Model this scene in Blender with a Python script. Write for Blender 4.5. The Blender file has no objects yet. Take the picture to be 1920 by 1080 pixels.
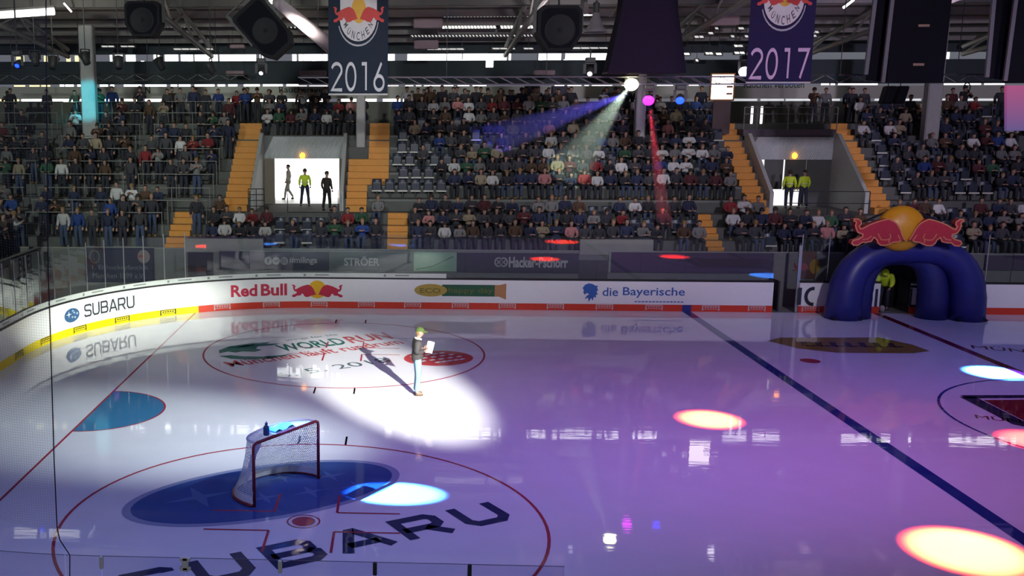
import bpy, math, random
from mathutils import Vector, Matrix
import numpy as np
random.seed(7)
S = bpy.context.scene
COL = S.collection
PI = math.pi

# ------------------------------------------------------------------ camera
CC = np.array([7.7925, -24.6498, 7.4399]); FPX = 1882.9; YAW, PIT = -.0527, .1717
PU, PV = 960 - 312.7, 540 + 6.8
FW = np.array([math.sin(YAW)*math.cos(PIT), math.cos(YAW)*math.cos(PIT), -math.sin(PIT)])
RT = np.array([math.cos(YAW), -math.sin(YAW), 0.0]); UP = np.cross(RT, FW)
cam = bpy.data.objects.new('camera', bpy.data.cameras.new('camera')); COL.objects.link(cam)
cam.matrix_world = Matrix(((RT[0], UP[0], -FW[0], CC[0]), (RT[1], UP[1], -FW[1], CC[1]), (RT[2], UP[2], -FW[2], CC[2]), (0, 0, 0, 1)))
cam.data.sensor_width = 36; cam.data.lens = FPX/1920*36
cam.data.shift_x = 312.7/1920; cam.data.shift_y = 6.8/1920
cam.data.clip_end = 300
S.camera = cam

def ray(px, py): return FW + RT*((px-PU)/FPX) - UP*((py-PV)/FPX)
def atY(px, py, Y): d = ray(px, py); return CC + d*((Y-CC[1])/d[1])
def atZ(px, py, Z): d = ray(px, py); return CC + d*((Z-CC[2])/d[2])
def pj(P):
    d = np.array(P, float)-CC; w = d@FW
    return PU+FPX*(d@RT)/w, PV-FPX*(d@UP)/w

# ------------------------------------------------------------------ world, exposure
S.view_settings.view_transform = 'Standard'; S.view_settings.look = 'None'
S.view_settings.gamma = 1; S.view_settings.exposure = 0.0; S.view_settings.use_curve_mapping = False
w = bpy.data.worlds.new('world'); S.world = w; w.use_nodes = True
w.node_tree.nodes['Background'].inputs[0].default_value = (.80, .84, 1.0, 1)
w.node_tree.nodes['Background'].inputs[1].default_value = 0.16
S.cycles.use_denoising = True
S.cycles.transparent_max_bounces = 16
S.cycles.max_bounces = 6

# ------------------------------------------------------------------ lights of the show rig, and added fill spots
def spot(name, loc, aim, power, color, deg, blend=.3, radius=.08):
    l = bpy.data.lights.new(name, 'SPOT'); l.energy = power; l.color = color
    l.spot_size = math.radians(deg); l.spot_blend = blend; l.shadow_soft_size = radius
    o = bpy.data.objects.new(name, l); COL.objects.link(o); o.location = loc
    o.rotation_euler = (Vector(aim)-Vector(loc)).to_track_quat('-Z', 'Y').to_euler()
    return o
# follow spot on the presenter, from the near-side stand
spot('follow_spot', (16.6, -24.0, 10.6), (7.75, 2.3, .2), 150000, (1, .98, .9), 9.8, .72, .12)
# white wash on the far left corner and the goal crease
o = spot('corner_wash', (30.0, -18.0, 8.2), (-1.5, 9.8, .66), 120000, (.95, 1, .91), 15.5, 1, .12); o.scale = (1, .25, 1)
spot('corner_wash', (11.0, -19.0, 12.4), (-1.2, 10.4, .3), 12000, (.93, 1, .90), 16, 1, .25)
spot('zone_wash', (17.5, -6.5, 12.0), (2.6, -1.7, 0), 17500, (.88, 1, .98), 24, 1, .3)
spot('zone_wash', (9.5, -8.0, 12.6), (4.0, 5.6, 0), 1500, (.92, 1, .95), 60, 1, .3)
# purple and blue washes over the ice
spot('purple_wash', (15.5, -5, 12.6), (14, .5, 0), 3000, (.50, .19, 1), 104, 1, .4)
spot('pink_wash', (24, -4, 12.6), (22, -3, 0), 1250, (.75, .17, .85), 90, 1, .4)
spot('blue_wash', (29, 2, 12.6), (27, 7, 0), 1700, (.16, .17, 1), 80, 1, .4)
spot('violet_wash', (6, -14, 12.6), (5, -8, 0), 2700, (.26, .29, 1), 90, 1, .4)
# moving heads drawing pools on the ice
for nm, loc, aim, pw, c, dg, bl in (
        ('blue_pool', (-7.2, -4.6, 11.5), atZ(736, 925, 0), 560000, (.05, .27, 1), 3.8, .32),
        ('red_pool', (19.5, -4.0, 11.5), atZ(1812, 1032, 0), 560000, (1, .036, .008), 9.9, .66),
        ('red_pool', (16.2, 2.5, 11.5), atZ(1330, 786, 0), 420000, (1, .034, .008), 8.2, .85),
        ('blue_pool', (26.5, 7.0, 11.5), atZ(1868, 699, 0), 330000, (.045, .25, 1), 8.8, .5),
        ('red_pool', (24.5, 0.5, 11.5), atZ(1945, 826, 0), 220000, (1, .02, .01), 8.6, .8)):
    spot(nm, loc, tuple(aim), pw, c, dg, bl)
p = atY(800, 490, 15.88)
spot('green_head', (p[0]-3, 9.5, 5.5), tuple(p), 500, (.6, 1, .6), 13, .8)
# added fill spots on the far stand, in place of ice bounce and daylight
for x, c, pw in ((-8, (.88, 1, .92), 12500), (2, (.93, 1, .95), 12500), (12, (.95, .97, 1), 12500), (22, (.88, .80, 1), 13000), (33, (.84, .72, 1), 13500)):
    spot('stand_fill', (x, -15, 13.2), (x, 23, 5.4), pw, c, 36, .9, .5)
for x, c in ((-7, (1, .98, .85)), (4, (1, .97, .85)), (15, (1, .90, .95)), (27, (.85, .70, 1))): spot('roof_fill', (x, 17.5, 10.2), (x, 18.2, 16), 900, c, 155, .6, .3)  # added upward fill that brightens the roof, in place of bounce off the ice
spot('pillar_head', (-4.0, 15.0, 10.4), (-6.9, 23, 8.2), 5200, (.05, .75, .9), 14, .6)
spot('violet_pillar_head', (20.0, 13.5, 9.6), (18.9, 23, 7.6), 500, (.7, .5, 1), 14, .6)

# ------------------------------------------------------------------ materials
MATS = {}
def mat(name, color, rough=.6, metal=0.0, emit=None, strength=0.0, vary=.12, scale=6.0, spec=.4, objcol=False, attr=None):
    if name in MATS: return MATS[name]
    m = bpy.data.materials.new(name); m.use_nodes = True; nt = m.node_tree; b = nt.nodes['Principled BSDF']
    b.inputs['Roughness'].default_value = rough; b.inputs['Metallic'].default_value = metal
    b.inputs['Specular IOR Level'].default_value = spec
    tc = nt.nodes.new('ShaderNodeTexCoord'); n = nt.nodes.new('ShaderNodeTexNoise'); n.inputs['Scale'].default_value = scale
    n.inputs['Detail'].default_value = 4
    nt.links.new(tc.outputs['Object'], n.inputs['Vector'])
    mx = nt.nodes.new('ShaderNodeMix'); mx.data_type = 'RGBA'; mx.blend_type = 'MULTIPLY'; mx.inputs[0].default_value = 1
    rp = nt.nodes.new('ShaderNodeMapRange'); rp.inputs[3].default_value = 1-vary; rp.inputs[4].default_value = 1+vary
    nt.links.new(n.outputs[0], rp.inputs[0]); nt.links.new(rp.outputs[0], mx.inputs[7])
    if objcol:
        oi = nt.nodes.new('ShaderNodeObjectInfo'); nt.links.new(oi.outputs['Color'], mx.inputs[6])
    elif attr:
        at = nt.nodes.new('ShaderNodeAttribute'); at.attribute_name = attr; nt.links.new(at.outputs['Color'], mx.inputs[6])
    else: mx.inputs[6].default_value = (*color, 1)
    nt.links.new(mx.outputs[2], b.inputs['Base Color'])
    if emit:
        b.inputs['Emission Color'].default_value = (*emit, 1); b.inputs['Emission Strength'].default_value = strength
    MATS[name] = m
    return m

def ice_mat(name, color):
    """painted ice: one clear, slightly rippled frozen surface over the paint"""
    if name in MATS: return MATS[name]
    m = mat(name, color, rough=.05, vary=.05, scale=1.3); nt = m.node_tree; b = nt.nodes['Principled BSDF']
    b.inputs['IOR'].default_value = 1.33; b.inputs['Specular IOR Level'].default_value = .5
    tc = nt.nodes.new('ShaderNodeTexCoord'); mp = nt.nodes.new('ShaderNodeMapping'); mp.inputs['Scale'].default_value = (.35, 1.6, 1)
    n = nt.nodes.new('ShaderNodeTexNoise'); n.inputs['Scale'].default_value = 2.2; n.inputs['Detail'].default_value = 3
    bp = nt.nodes.new('ShaderNodeBump'); bp.inputs['Strength'].default_value = .011; bp.inputs['Distance'].default_value = .12
    nt.links.new(tc.outputs['Object'], mp.inputs[0]); nt.links.new(mp.outputs[0], n.inputs['Vector']); nt.links.new(n.outputs[0], bp.inputs['Height'])
    nt.links.new(bp.outputs[0], b.inputs['Normal'])
    n2 = nt.nodes.new('ShaderNodeTexNoise'); n2.inputs['Scale'].default_value = .9; n2.inputs['Detail'].default_value = 5
    r2 = nt.nodes.new('ShaderNodeMapRange'); r2.inputs[1].default_value = .35; r2.inputs[2].default_value = .7; r2.inputs[3].default_value = .012; r2.inputs[4].default_value = .06
    nt.links.new(mp.outputs[0], n2.inputs['Vector']); nt.links.new(n2.outputs[0], r2.inputs[0]); nt.links.new(r2.outputs[0], b.inputs['Roughness'])
    return m

def glass_mat(name, tint=(.93, .96, .95), refl=.05):
    if name in MATS: return MATS[name]
    m = bpy.data.materials.new(name); m.use_nodes = True; nt = m.node_tree; nt.nodes.clear()
    o = nt.nodes.new('ShaderNodeOutputMaterial'); t = nt.nodes.new('ShaderNodeBsdfTransparent'); t.inputs[0].default_value = (*tint, 1)
    g = nt.nodes.new('ShaderNodeBsdfGlossy'); g.inputs['Roughness'].default_value = .02
    lw = nt.nodes.new('ShaderNodeLayerWeight'); lw.inputs[0].default_value = .35
    mr = nt.nodes.new('ShaderNodeMapRange'); mr.inputs[3].default_value = refl*.5; mr.inputs[4].default_value = refl*5
    pw = nt.nodes.new('ShaderNodeMath'); pw.operation = 'POWER'; pw.inputs[1].default_value = 3
    nz = nt.nodes.new('ShaderNodeTexNoise'); nz.inputs['Scale'].default_value = 2
    bp = nt.nodes.new('ShaderNodeBump'); bp.inputs['Strength'].default_value = .01; nt.links.new(nz.outputs[0], bp.inputs['Height']); nt.links.new(bp.outputs[0], g.inputs['Normal'])
    mx = nt.nodes.new('ShaderNodeMixShader')
    nt.links.new(lw.outputs['Facing'], pw.inputs[0]); nt.links.new(pw.outputs[0], mr.inputs[0]); nt.links.new(mr.outputs[0], mx.inputs[0])
    nt.links.new(t.outputs[0], mx.inputs[1]); nt.links.new(g.outputs[0], mx.inputs[2]); nt.links.new(mx.outputs[0], o.inputs[0])
    MATS[name] = m
    return m

def net_mat(name, color, pitch, thick, emit=0):
    """woven netting: threads at a pitch in metres along the mesh's own UVs, open between"""
    if name in MATS: return MATS[name]
    m = bpy.data.materials.new(name); m.use_nodes = True; nt = m.node_tree; b = nt.nodes['Principled BSDF']; o = nt.nodes['Material Output']
    b.inputs['Base Color'].default_value = (*color, 1); b.inputs['Roughness'].default_value = .8
    uv = nt.nodes.new('ShaderNodeUVMap'); sp = nt.nodes.new('ShaderNodeSeparateXYZ'); nt.links.new(uv.outputs[0], sp.inputs[0])
    outs = []
    for ax in (0, 1):
        d = nt.nodes.new('ShaderNodeMath'); d.operation = 'DIVIDE'; d.inputs[1].default_value = pitch
        f = nt.nodes.new('ShaderNodeMath'); f.operation = 'FRACT'; l = nt.nodes.new('ShaderNodeMath'); l.operation = 'LESS_THAN'; l.inputs[1].default_value = thick/pitch
        nt.links.new(sp.outputs[ax], d.inputs[0]); nt.links.new(d.outputs[0], f.inputs[0]); nt.links.new(f.outputs[0], l.inputs[0]); outs.append(l)
    a = nt.nodes.new('ShaderNodeMath'); a.operation = 'MAXIMUM'; nt.links.new(outs[0].outputs[0], a.inputs[0]); nt.links.new(outs[1].outputs[0], a.inputs[1])
    t = nt.nodes.new('ShaderNodeBsdfTransparent'); mx = nt.nodes.new('ShaderNodeMixShader')
    nt.links.new(a.outputs[0], mx.inputs[0]); nt.links.new(t.outputs[0], mx.inputs[1]); nt.links.new(b.outputs[0], mx.inputs[2]); nt.links.new(mx.outputs[0], o.inputs[0])
    MATS[name] = m
    return m

def haze_mat(name, density, color=(1, 1, 1)):
    m = bpy.data.materials.new(name); m.use_nodes = True; nt = m.node_tree; nt.nodes.clear()
    o = nt.nodes.new('ShaderNodeOutputMaterial'); v = nt.nodes.new('ShaderNodeVolumeScatter'); v.inputs['Density'].default_value = density
    v.inputs['Color'].default_value = (*color, 1)
    nt.links.new(v.outputs[0], o.inputs['Volume'])
    return m

# ------------------------------------------------------------------ mesh builder
class MB:
    def __init__(s): s.v = []; s.f = []; s.m = []; s.uv = {}
    def add(s, vs, fs, mi=0):
        b = len(s.v); s.v += [tuple(float(c) for c in p) for p in vs]
        for f in fs: s.f.append(tuple(b+i for i in f)); s.m.append(mi)
        return s
    def box(s, x0, x1, y0, y1, z0, z1, mi=0):
        return s.add([(x0,y0,z0),(x1,y0,z0),(x1,y1,z0),(x0,y1,z0),(x0,y0,z1),(x1,y0,z1),(x1,y1,z1),(x0,y1,z1)],
                     [(0,3,2,1),(4,5,6,7),(0,1,5,4),(1,2,6,5),(2,3,7,6),(3,0,4,7)], mi)
    def bbox(s, c, h, bev=.03, mi=0):
        """box with chamfered edges: centre c, half sizes h"""
        cx, cy, cz = c; hx, hy, hz = h; b = min(bev, hx*.9, hy*.9, hz*.9); vs = []
        ring = [(-hx+b,-hy),(hx-b,-hy),(hx,-hy+b),(hx,hy-b),(hx-b,hy),(-hx+b,hy),(-hx,hy-b),(-hx,-hy+b)]
        for z, k in ((-hz, 1-b/max(hx, hy)), (-hz+b, 1), (hz-b, 1), (hz, 1-b/max(hx, hy))):
            vs += [(cx+x*k, cy+y*k, cz+z) for x, y in ring]
        fs = [tuple(range(7, -1, -1)), tuple(range(24, 32))]
        for r in range(3):
            for i in range(8): j = (i+1) % 8; fs.append((r*8+i, r*8+j, r*8+8+j, r*8+8+i))
        return s.add(vs, fs, mi)
    def bar(s, p, q, w, h=None, mi=0):
        p, q = Vector(p), Vector(q); d = (q-p).normalized(); h = h or w
        a = Vector((0, 0, 1)) if abs(d.z) < .95 else Vector((1, 0, 0)); x = d.cross(a).normalized(); y = x.cross(d)
        vs = [e+x*sx*w/2+y*sy*h/2 for e in (p, q) for sx, sy in ((-1,-1),(1,-1),(1,1),(-1,1))]
        return s.add(vs, [(3,2,1,0),(4,5,6,7),(0,1,5,4),(1,2,6,5),(2,3,7,6),(3,0,4,7)], mi)
    def tube(s, path, r, n=8, mi=0, closed=False):
        P = [Vector(p) for p in path]; R = r if isinstance(r, (list, tuple)) else [r]*len(P); vs = []; prev = None
        for i, p in enumerate(P):
            a = P[i-1] if (i or closed) else p; b = P[(i+1) % len(P)] if (i < len(P)-1 or closed) else p
            d = (b-a).normalized()
            if prev is None: prev = d.cross(Vector((0, 0, 1)) if abs(d.z) < .9 else Vector((1, 0, 0))).normalized()
            x = (prev-d*prev.dot(d)).normalized(); prev = x; y = d.cross(x)
            vs += [p+(x*math.cos(2*PI*k/n)+y*math.sin(2*PI*k/n))*R[i] for k in range(n)]
        m = len(P); fs = []
        for i in range(m if closed else m-1):
            for k in range(n):
                a, b = i*n+k, i*n+(k+1) % n; c = (i+1) % m
                fs.append((a, b, c*n+(k+1) % n, c*n+k))
        if not closed: fs += [tuple(range(n-1, -1, -1)), tuple(range((m-1)*n, m*n))]
        return s.add(vs, fs, mi)
    def lathe(s, prof, c=(0, 0, 0), n=16, mi=0):
        vs = [(c[0]+r*math.cos(2*PI*k/n), c[1]+r*math.sin(2*PI*k/n), c[2]+z) for r, z in prof for k in range(n)]
        fs = [(i*n+k, i*n+(k+1) % n, (i+1)*n+(k+1) % n, (i+1)*n+k) for i in range(len(prof)-1) for k in range(n)]
        return s.add(vs, fs, mi)
    def sphere(s, c, r, n=12, m=8, mi=0):
        rx, ry, rz = r if isinstance(r, (tuple, list)) else (r, r, r)
        vs = [(c[0]+rx*math.sin(PI*i/m)*math.cos(2*PI*k/n), c[1]+ry*math.sin(PI*i/m)*math.sin(2*PI*k/n), c[2]+rz*math.cos(PI*i/m)) for i in range(m+1) for k in range(n)]
        fs = [(i*n+k, (i+1)*n+k, (i+1)*n+(k+1) % n, i*n+(k+1) % n) for i in range(m) for k in range(n)]
        return s.add(vs, fs, mi)
    def prism(s, outline, fn, d=0.0, mi=0):
        """outline in (u,v) mapped by fn(u,v,w): w = 0 front, d back"""
        n = len(outline)
        if d == 0: return s.add([fn(u, v, 0) for u, v in outline], [tuple(range(n))], mi)
        vs = [fn(u, v, 0) for u, v in outline]+[fn(u, v, d) for u, v in outline]
        fs = [tuple(range(n)), tuple(range(2*n-1, n-1, -1))]+[(i, i+n, (i+1) % n+n, (i+1) % n) for i in range(n)]
        return s.add(vs, fs, mi)
    def grid(s, rows, mi=0, uv=None):
        n = len(rows[0]); b0 = len(s.f)
        s.add([p for r in rows for p in r], [(i*n+k, i*n+k+1, (i+1)*n+k+1, (i+1)*n+k) for i in range(len(rows)-1) for k in range(n-1)], mi)
        if uv:
            fi = b0
            for i in range(len(rows)-1):
                for k in range(n-1): s.uv[fi] = [uv[i][k], uv[i][k+1], uv[i+1][k+1], uv[i+1][k]]; fi += 1
        return s
    def mesh(s, name, mats, smooth=False):
        me = bpy.data.meshes.new(name); me.from_pydata(s.v, [], s.f)
        for m in (mats if isinstance(mats, (list, tuple)) else [mats]): me.materials.append(m)
        me.polygons.foreach_set('material_index', s.m)
        if smooth: me.polygons.foreach_set('use_smooth', [True]*len(s.f))
        if s.uv:
            L = me.uv_layers.new(name='UVMap')
            for fi, q in s.uv.items():
                for li, t in zip(me.polygons[fi].loop_indices, q): L.data[li].uv = t
        me.update()
        return me
    def build(s, name, mats, parent=None, smooth=False, loc=None, origin=None):
        if origin is not None: s.v = [(x-origin[0], y-origin[1], z-origin[2]) for x, y, z in s.v]; loc = origin
        o = bpy.data.objects.new(name, s.mesh(name, mats, smooth)); COL.objects.link(o)
        if loc is not None: o.location = loc
        if parent is not None: o.parent = parent
        return o

def tag(o, label=None, cat=None, group=None, kind=None):
    if label: o['label'] = label
    if cat: o['category'] = cat
    if group: o['group'] = group
    if kind: o['kind'] = kind
    return o
def thing(name, label, cat, loc=(0, 0, 0), rz=0, group=None):
    o = bpy.data.objects.new(name, None); COL.objects.link(o); o.location = loc; o.rotation_euler = (0, 0, rz); o.empty_display_size = .2
    return tag(o, label, cat, group)
def copy_tree(o, parent=None):
    c = o.copy(); COL.objects.link(c)
    if parent is not None: c.parent = parent
    for ch in list(o.children): copy_tree(ch, c)
    return c
ORD = 'first second third fourth fifth sixth seventh eighth ninth tenth eleventh twelfth thirteenth fourteenth fifteenth sixteenth seventeenth eighteenth nineteenth twentieth'.split()
def ordinal(n):
    if n <= 20: return ORD[n-1]
    t = ['twenty', 'thirty', 'forty', 'fifty', 'sixty', 'seventy', 'eighty', 'ninety'][n//10-2]
    return (t[:-1]+'ieth') if n % 10 == 0 else t+'-'+ORD[n % 10-1]

# ------------------------------------------------------------------ lettering
_tx = {}
def text_geo(body, off=0.0):
    k = (body, off)
    if k in _tx: return _tx[k]
    cu = bpy.data.curves.new('t', 'FONT'); cu.body = body; cu.size = 1; cu.offset = off; cu.resolution_u = 3
    ob = bpy.data.objects.new('t', cu); COL.objects.link(ob); bpy.context.view_layer.update()
    me = bpy.data.meshes.new_from_object(ob.evaluated_get(bpy.context.evaluated_depsgraph_get()))
    v = [(p.co.x, p.co.y) for p in me.vertices]; f = [tuple(p.vertices) for p in me.polygons]
    bpy.data.objects.remove(ob); bpy.data.curves.remove(cu); bpy.data.meshes.remove(me)
    x0 = min(p[0] for p in v); x1 = max(p[0] for p in v); y0 = min(p[1] for p in v); y1 = max(p[1] for p in v)
    _tx[k] = ([((a-x0)/(x1-x0), (b-y0)/(y1-y0)) for a, b in v], f)
    return _tx[k]
def put_text(mb, body, fn, u0, u1, v0, v1, off=0.0, mi=0, shear=0.0):
    v, f = text_geo(body, off)
    return mb.add([fn(u0+(u1-u0)*(a+shear*b), v0+(v1-v0)*b, 0) for a, b in v], f, mi)
def stroke(mb, pts, wd, fn, mi=0, closed=False):
    """flat ribbon of width wd along pts (u,v), mitred"""
    n = len(pts); L = []; R = []
    for i in range(n):
        p = Vector(pts[i]); a = Vector(pts[i-1]) if (i or closed) else None; b = Vector(pts[(i+1) % n]) if (i < n-1 or closed) else None
        d1 = (p-a).normalized() if a is not None else None; d2 = (b-p).normalized() if b is not None else None
        d1 = d1 or d2; d2 = d2 or d1; t = (d1+d2)
        t = t.normalized() if t.length > 1e-6 else d1
        nn = Vector((-t.y, t.x)); k = 1/max(.5, nn.dot(Vector((-d1.y, d1.x))))
        L.append(p+nn*wd/2*k); R.append(p-nn*wd/2*k)
    vs = [fn(q.x, q.y, 0) for q in L]+[fn(q.x, q.y, 0) for q in R]
    return mb.add(vs, [(i, n+i, n+(i+1) % n, (i+1) % n) for i in range(n if closed else n-1)], mi)
def arc(cx, cy, rx, ry, a0, a1, n=8):
    return [(cx+rx*math.cos(math.radians(a0+(a1-a0)*i/n)), cy+ry*math.sin(math.radians(a0+(a1-a0)*i/n))) for i in range(n+1)]
DIG = {'2': [arc(.25, .74, .23, .24, 165, -25, 10)+[(.03, .02), (.5, .02)]], '0': [arc(.25, .5, .22, .48, 90, 450, 22)],
       '1': [[(.12, .84), (.12, .97), (.29, .97), (.29, 0)]] , '6': [[(.36, 1), (.08, .42)]+arc(.25, .27, .22, .26, 150, 510, 20)],
       '7': [[(.02, .97), (.48, .97), (.17, 0)]]}
DIG['1'] = [[(.1, .97), (.3, .97), (.3, 0)]]
def wide(ch):
    """broad squared capitals, unit height, width about 1.1"""
    W = 1.05
    if ch == 'S': return [[(W-.05, .78), (W-.05, .84), (W-.17, .92), (.2, .92), (.08, .84), (.08, .62), (.2, .53), (W-.2, .47), (W-.08, .38), (W-.08, .17), (W-.2, .08), (.17, .08), (.06, .17), (.06, .24)]]
    if ch == 'U': return [[(.09, 1), (.09, .25), (.25, .08), (W-.25, .08), (W-.09, .25), (W-.09, 1)]]
    if ch == 'B': return [[(.09, .5), (W-.25, .5), (W-.12, .6), (W-.12, .8), (W-.25, .92), (.09, .92), (.09, .08), (W-.22, .08), (W-.07, .2), (W-.07, .4), (W-.22, .5)]]
    if ch == 'A': return [[(.04, 0), (.5, .93), (.58, .93), (W, 0)], [(.2, .3), (W-.18, .3)]]
    if ch == 'R': return [[(.09, 0), (.09, .92), (W-.23, .92), (W-.1, .8), (W-.1, .55), (W-.23, .43), (.09, .43)], [(W-.45, .43), (W-.06, 0)]]
def wide_word(mb, word, fn, u0, v0, h, pitch, wd=.17, mi=0, sx=1.0):
    for i, c in enumerate(word):
        for s_ in wide(c): stroke(mb, [(u0+i*pitch+a*h*sx, v0+b*h) for a, b in s_], wd*h, fn, mi)
BULL = [(270,182),(298,180),(326,198),(330,222),(314,238),(326,262),(345,258),(400,226),(450,205),(500,190),(545,180),(580,196),(612,216),(640,256),(662,305),(690,362),(660,352),(640,366),(600,370),(575,385),(540,396),(500,396),(476,376),(466,350),(440,330),(422,364),(380,372),(350,372),(320,396),(282,398),(266,380),(276,358),(320,346),(350,325),(348,304),(310,292),(292,262),(284,232),(290,212),(284,200),(268,198)]
BULLN = [((x-705)/435, (265-y)/435) for x, y in BULL]   # left bull, centred on the disc, x -1..0

# ================================================================== the rink
YB, XE, RC = 14.385, -4.0, 8.5           # far boards, end boards, corner radius
CX, CY = XE+RC, YB-RC
S1 = 13.0; S2 = S1+RC*PI/2               # path: end boards (13 m in view), corner arc, side boards
def bpt(s, off=0.0):
    """point on the board line at path length s, pushed outwards by off"""
    if s < S1: return Vector((XE-off, CY-(S1-s), 0))
    if s < S2:
        a = (s-S1)/RC
        return Vector((CX-(RC+off)*math.cos(a), CY+(RC+off)*math.sin(a), 0))
    return Vector((CX+(s-S2), YB+off, 0))
def s_px(px, z):
    best = None
    for i in range(4000):
        s = 8+i*.012; e = abs(pj(tuple(bpt(s)+Vector((0, 0, z))))[0]-px)
        if best is None or e < best[0]: best = (e, s)
    return best[1]
def face(off=-.012):
    def fn(u, v, w): p = bpt(u, off+w); return (p.x, p.y, v)
    return fn
def srange(a, b, step=.5):
    n = max(1, int(math.ceil((b-a)/step))); return [a+(b-a)*i/n for i in range(n+1)]
def sweep(mb, a, b, prof, mi=0, step=.45):
    """prof: closed (off,z) loop swept along the board line"""
    ss = srange(a, b, step); n = len(prof); vs = []
    for s in ss:
        for o, z in prof: p = bpt(s, o); vs.append((p.x, p.y, z))
    fs = [tuple(range(n-1, -1, -1)), tuple(range((len(ss)-1)*n, len(ss)*n))]
    for i in range(len(ss)-1):
        for k in range(n): j = (k+1) % n; fs.append((i*n+k, i*n+j, (i+1)*n+j, (i+1)*n+k))
    return mb.add(vs, fs, mi)
def rect(o0, o1, z0, z1): return [(o0, z0), (o0, z1), (o1, z1), (o1, z0)]

ICE = ice_mat('ice', (.80, .83, .88))
# --- ice surface and its painted markings
m = MB()
out = [bpt(s, 0) for s in srange(0, S2+36, .6)]
out = [(p.x, p.y) for p in out]
near = [(x, -14.4-0) for x in (41, 4.5)]+[(4.5-RC*math.sin(a), -5.9-RC*math.cos(a)) for a in [PI/2*i/14 for i in range(1, 15)]]
m.prism(out+near, lambda u, v, w: (u, v, w), -.03)
floor = m.build('floor', ICE); tag(floor, kind='structure')
def zf(h=.003):
    return lambda u, v, w: (u, v, h)
def rotf(cx, cy, deg, h=.004):
    c, s = math.cos(math.radians(deg)), math.sin(math.radians(deg))
    return lambda u, v, w: (cx+u*c-v*s, cy+u*s+v*c, h)
PRED = ice_mat('ice_red', (.42, .05, .08)); PBLU = ice_mat('ice_blue', (.02, .04, .22)); PDRED = ice_mat('ice_dark_red', (.20, .008, .03))
def line(mb, p, q, wd, h=.003):
    d = Vector((q[0]-p[0], q[1]-p[1])).normalized(); n = Vector((-d.y, d.x))*wd/2
    return mb.add([(p[0]-n.x, p[1]-n.y, h), (q[0]-n.x, q[1]-n.y, h), (q[0]+n.x, q[1]+n.y, h), (p[0]+n.x, p[1]+n.y, h)], [(0, 1, 2, 3)])
def ring(mb, cx, cy, r, wd, h=.003, a0=0, a1=360, n=96):
    vs = []
    for i in range(n+1):
        a = math.radians(a0+(a1-a0)*i/n)
        vs += [(cx+(r-wd/2)*math.cos(a), cy+(r-wd/2)*math.sin(a), h), (cx+(r+wd/2)*math.cos(a), cy+(r+wd/2)*math.sin(a), h)]
    return mb.add(vs, [(2*i, 2*i+1, 2*i+3, 2*i+2) for i in range(n)])
def disc(mb, cx, cy, rx, ry=None, deg=0, h=.003, n=56, mi=0):
    f_ = rotf(cx, cy, deg, h); ry = ry or rx
    return mb.add([f_(rx*math.cos(2*PI*i/n), ry*math.sin(2*PI*i/n), 0) for i in range(n)], [tuple(range(n))], mi)
yg = CY+math.sqrt(RC*RC-CX*CX)
line(MB(), (0, 0), (1, 0), 1)
line(g := MB(), (0, -13.6), (0, yg), .06); g.build('goal_line', PRED, floor)
line(g := MB(), (19.03, -14.3), (19.03, YB), .32); g.build('blue_line', PBLU, floor)
line(g := MB(), (26.24, -14.3), (26.24, YB), .30); g.build('centre_line', PDRED, floor)
for cy in (6.96, -6.96):
    g = MB(); ring(g, 6.08, cy, 4.5, .06, .0035)
    for sx in (-1, 1):
        for k in (.55, -.55):
            sy = 1
            line(g, (6.08+k*1.6*sx*0+k, cy+4.5), (6.08+k, cy+5.1), .045); line(g, (6.08+k, cy-4.5), (6.08+k, cy-5.1), .045)
    for sx in (-1, 1):
        for sy in (-1, 1):
            x0, y0 = 6.08+sx*.6, cy+sy*.45
            line(g, (x0, y0), (x0+sx*1.2, y0), .05, .0062); line(g, (x0, y0), (x0, y0+sy*.9), .05, .0062)
    g.build('faceoff_circle', PRED, floor)
g = MB(); disc(g, 6.08, -6.96, .22, h=.0068); ring(g, 6.08, -6.96, .30, .03, .0068); g.build('faceoff_dot', PRED, floor)
g = MB(); disc(g, 20.6, 6.4, .30); g.build('faceoff_dot', PRED, floor)
g = MB(); ring(g, 26.24, 0, 4.5, .07, .0035); g.build('centre_circle', PBLU, floor)
g = MB(); g.add([(0, -1.8, .0024)]+[(1.8*math.cos(math.radians(a)), 1.8*math.sin(math.radians(a)), .0024) for a in range(-90, 91, 5)], [tuple(range(1, 38))])
cr = g.build('goal_crease', ice_mat('ice_crease', (.05, .22, .42)), floor)
g = MB(); ring(g, 0, 0, 1.8, .05, .0032, -90, 90); g.build('crease_line', PRED, cr)
# emblem and word inside the near circle
E0 = ice_mat('ice_emblem', (.05, .11, .33)); E1 = ice_mat('ice_emblem_rim', (.30, .36, .55)); E2 = ice_mat('ice_emblem_light', (.10, .18, .42))
g = MB(); disc(g, 5.2, -5.42, 2.95, 1.46, 29, .0040); disc(g, 5.2, -5.42, 2.78, 1.33, 29, .0046, mi=1)
ob = g.build('ice_emblem', [E1, E0], floor)
def star(mb, fn, cx, cy, r, mi=0):
    pts = []
    for i in range(8):
        a = math.radians(90+45*i); rr = r if i % 2 == 0 else r*.22
        pts.append((cx+rr*math.cos(a), cy+rr*.8*math.sin(a)))
    return mb.prism(pts, fn, 0, mi)
g = MB(); f_ = rotf(5.2, -5.42, 29, .0052)
for cx, cy, r in ((-1.35, .25, .75), (-.2, -.35, .42), (.55, .55, .4), (.75, -.45, .42), (1.5, .2, .42), (1.75, -.55, .4)): star(g, f_, cx, cy, r)
g.build('emblem_stars', E2, ob)
g = MB(); wide_word(g, 'SUBARU', rotf(9.25, -7.04, 29.4, .0058), -6.5, 0, .9, 1.29, .235); g.build('ice_lettering', ice_mat('ice_dark', (.035, .045, .12)), floor)
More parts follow.
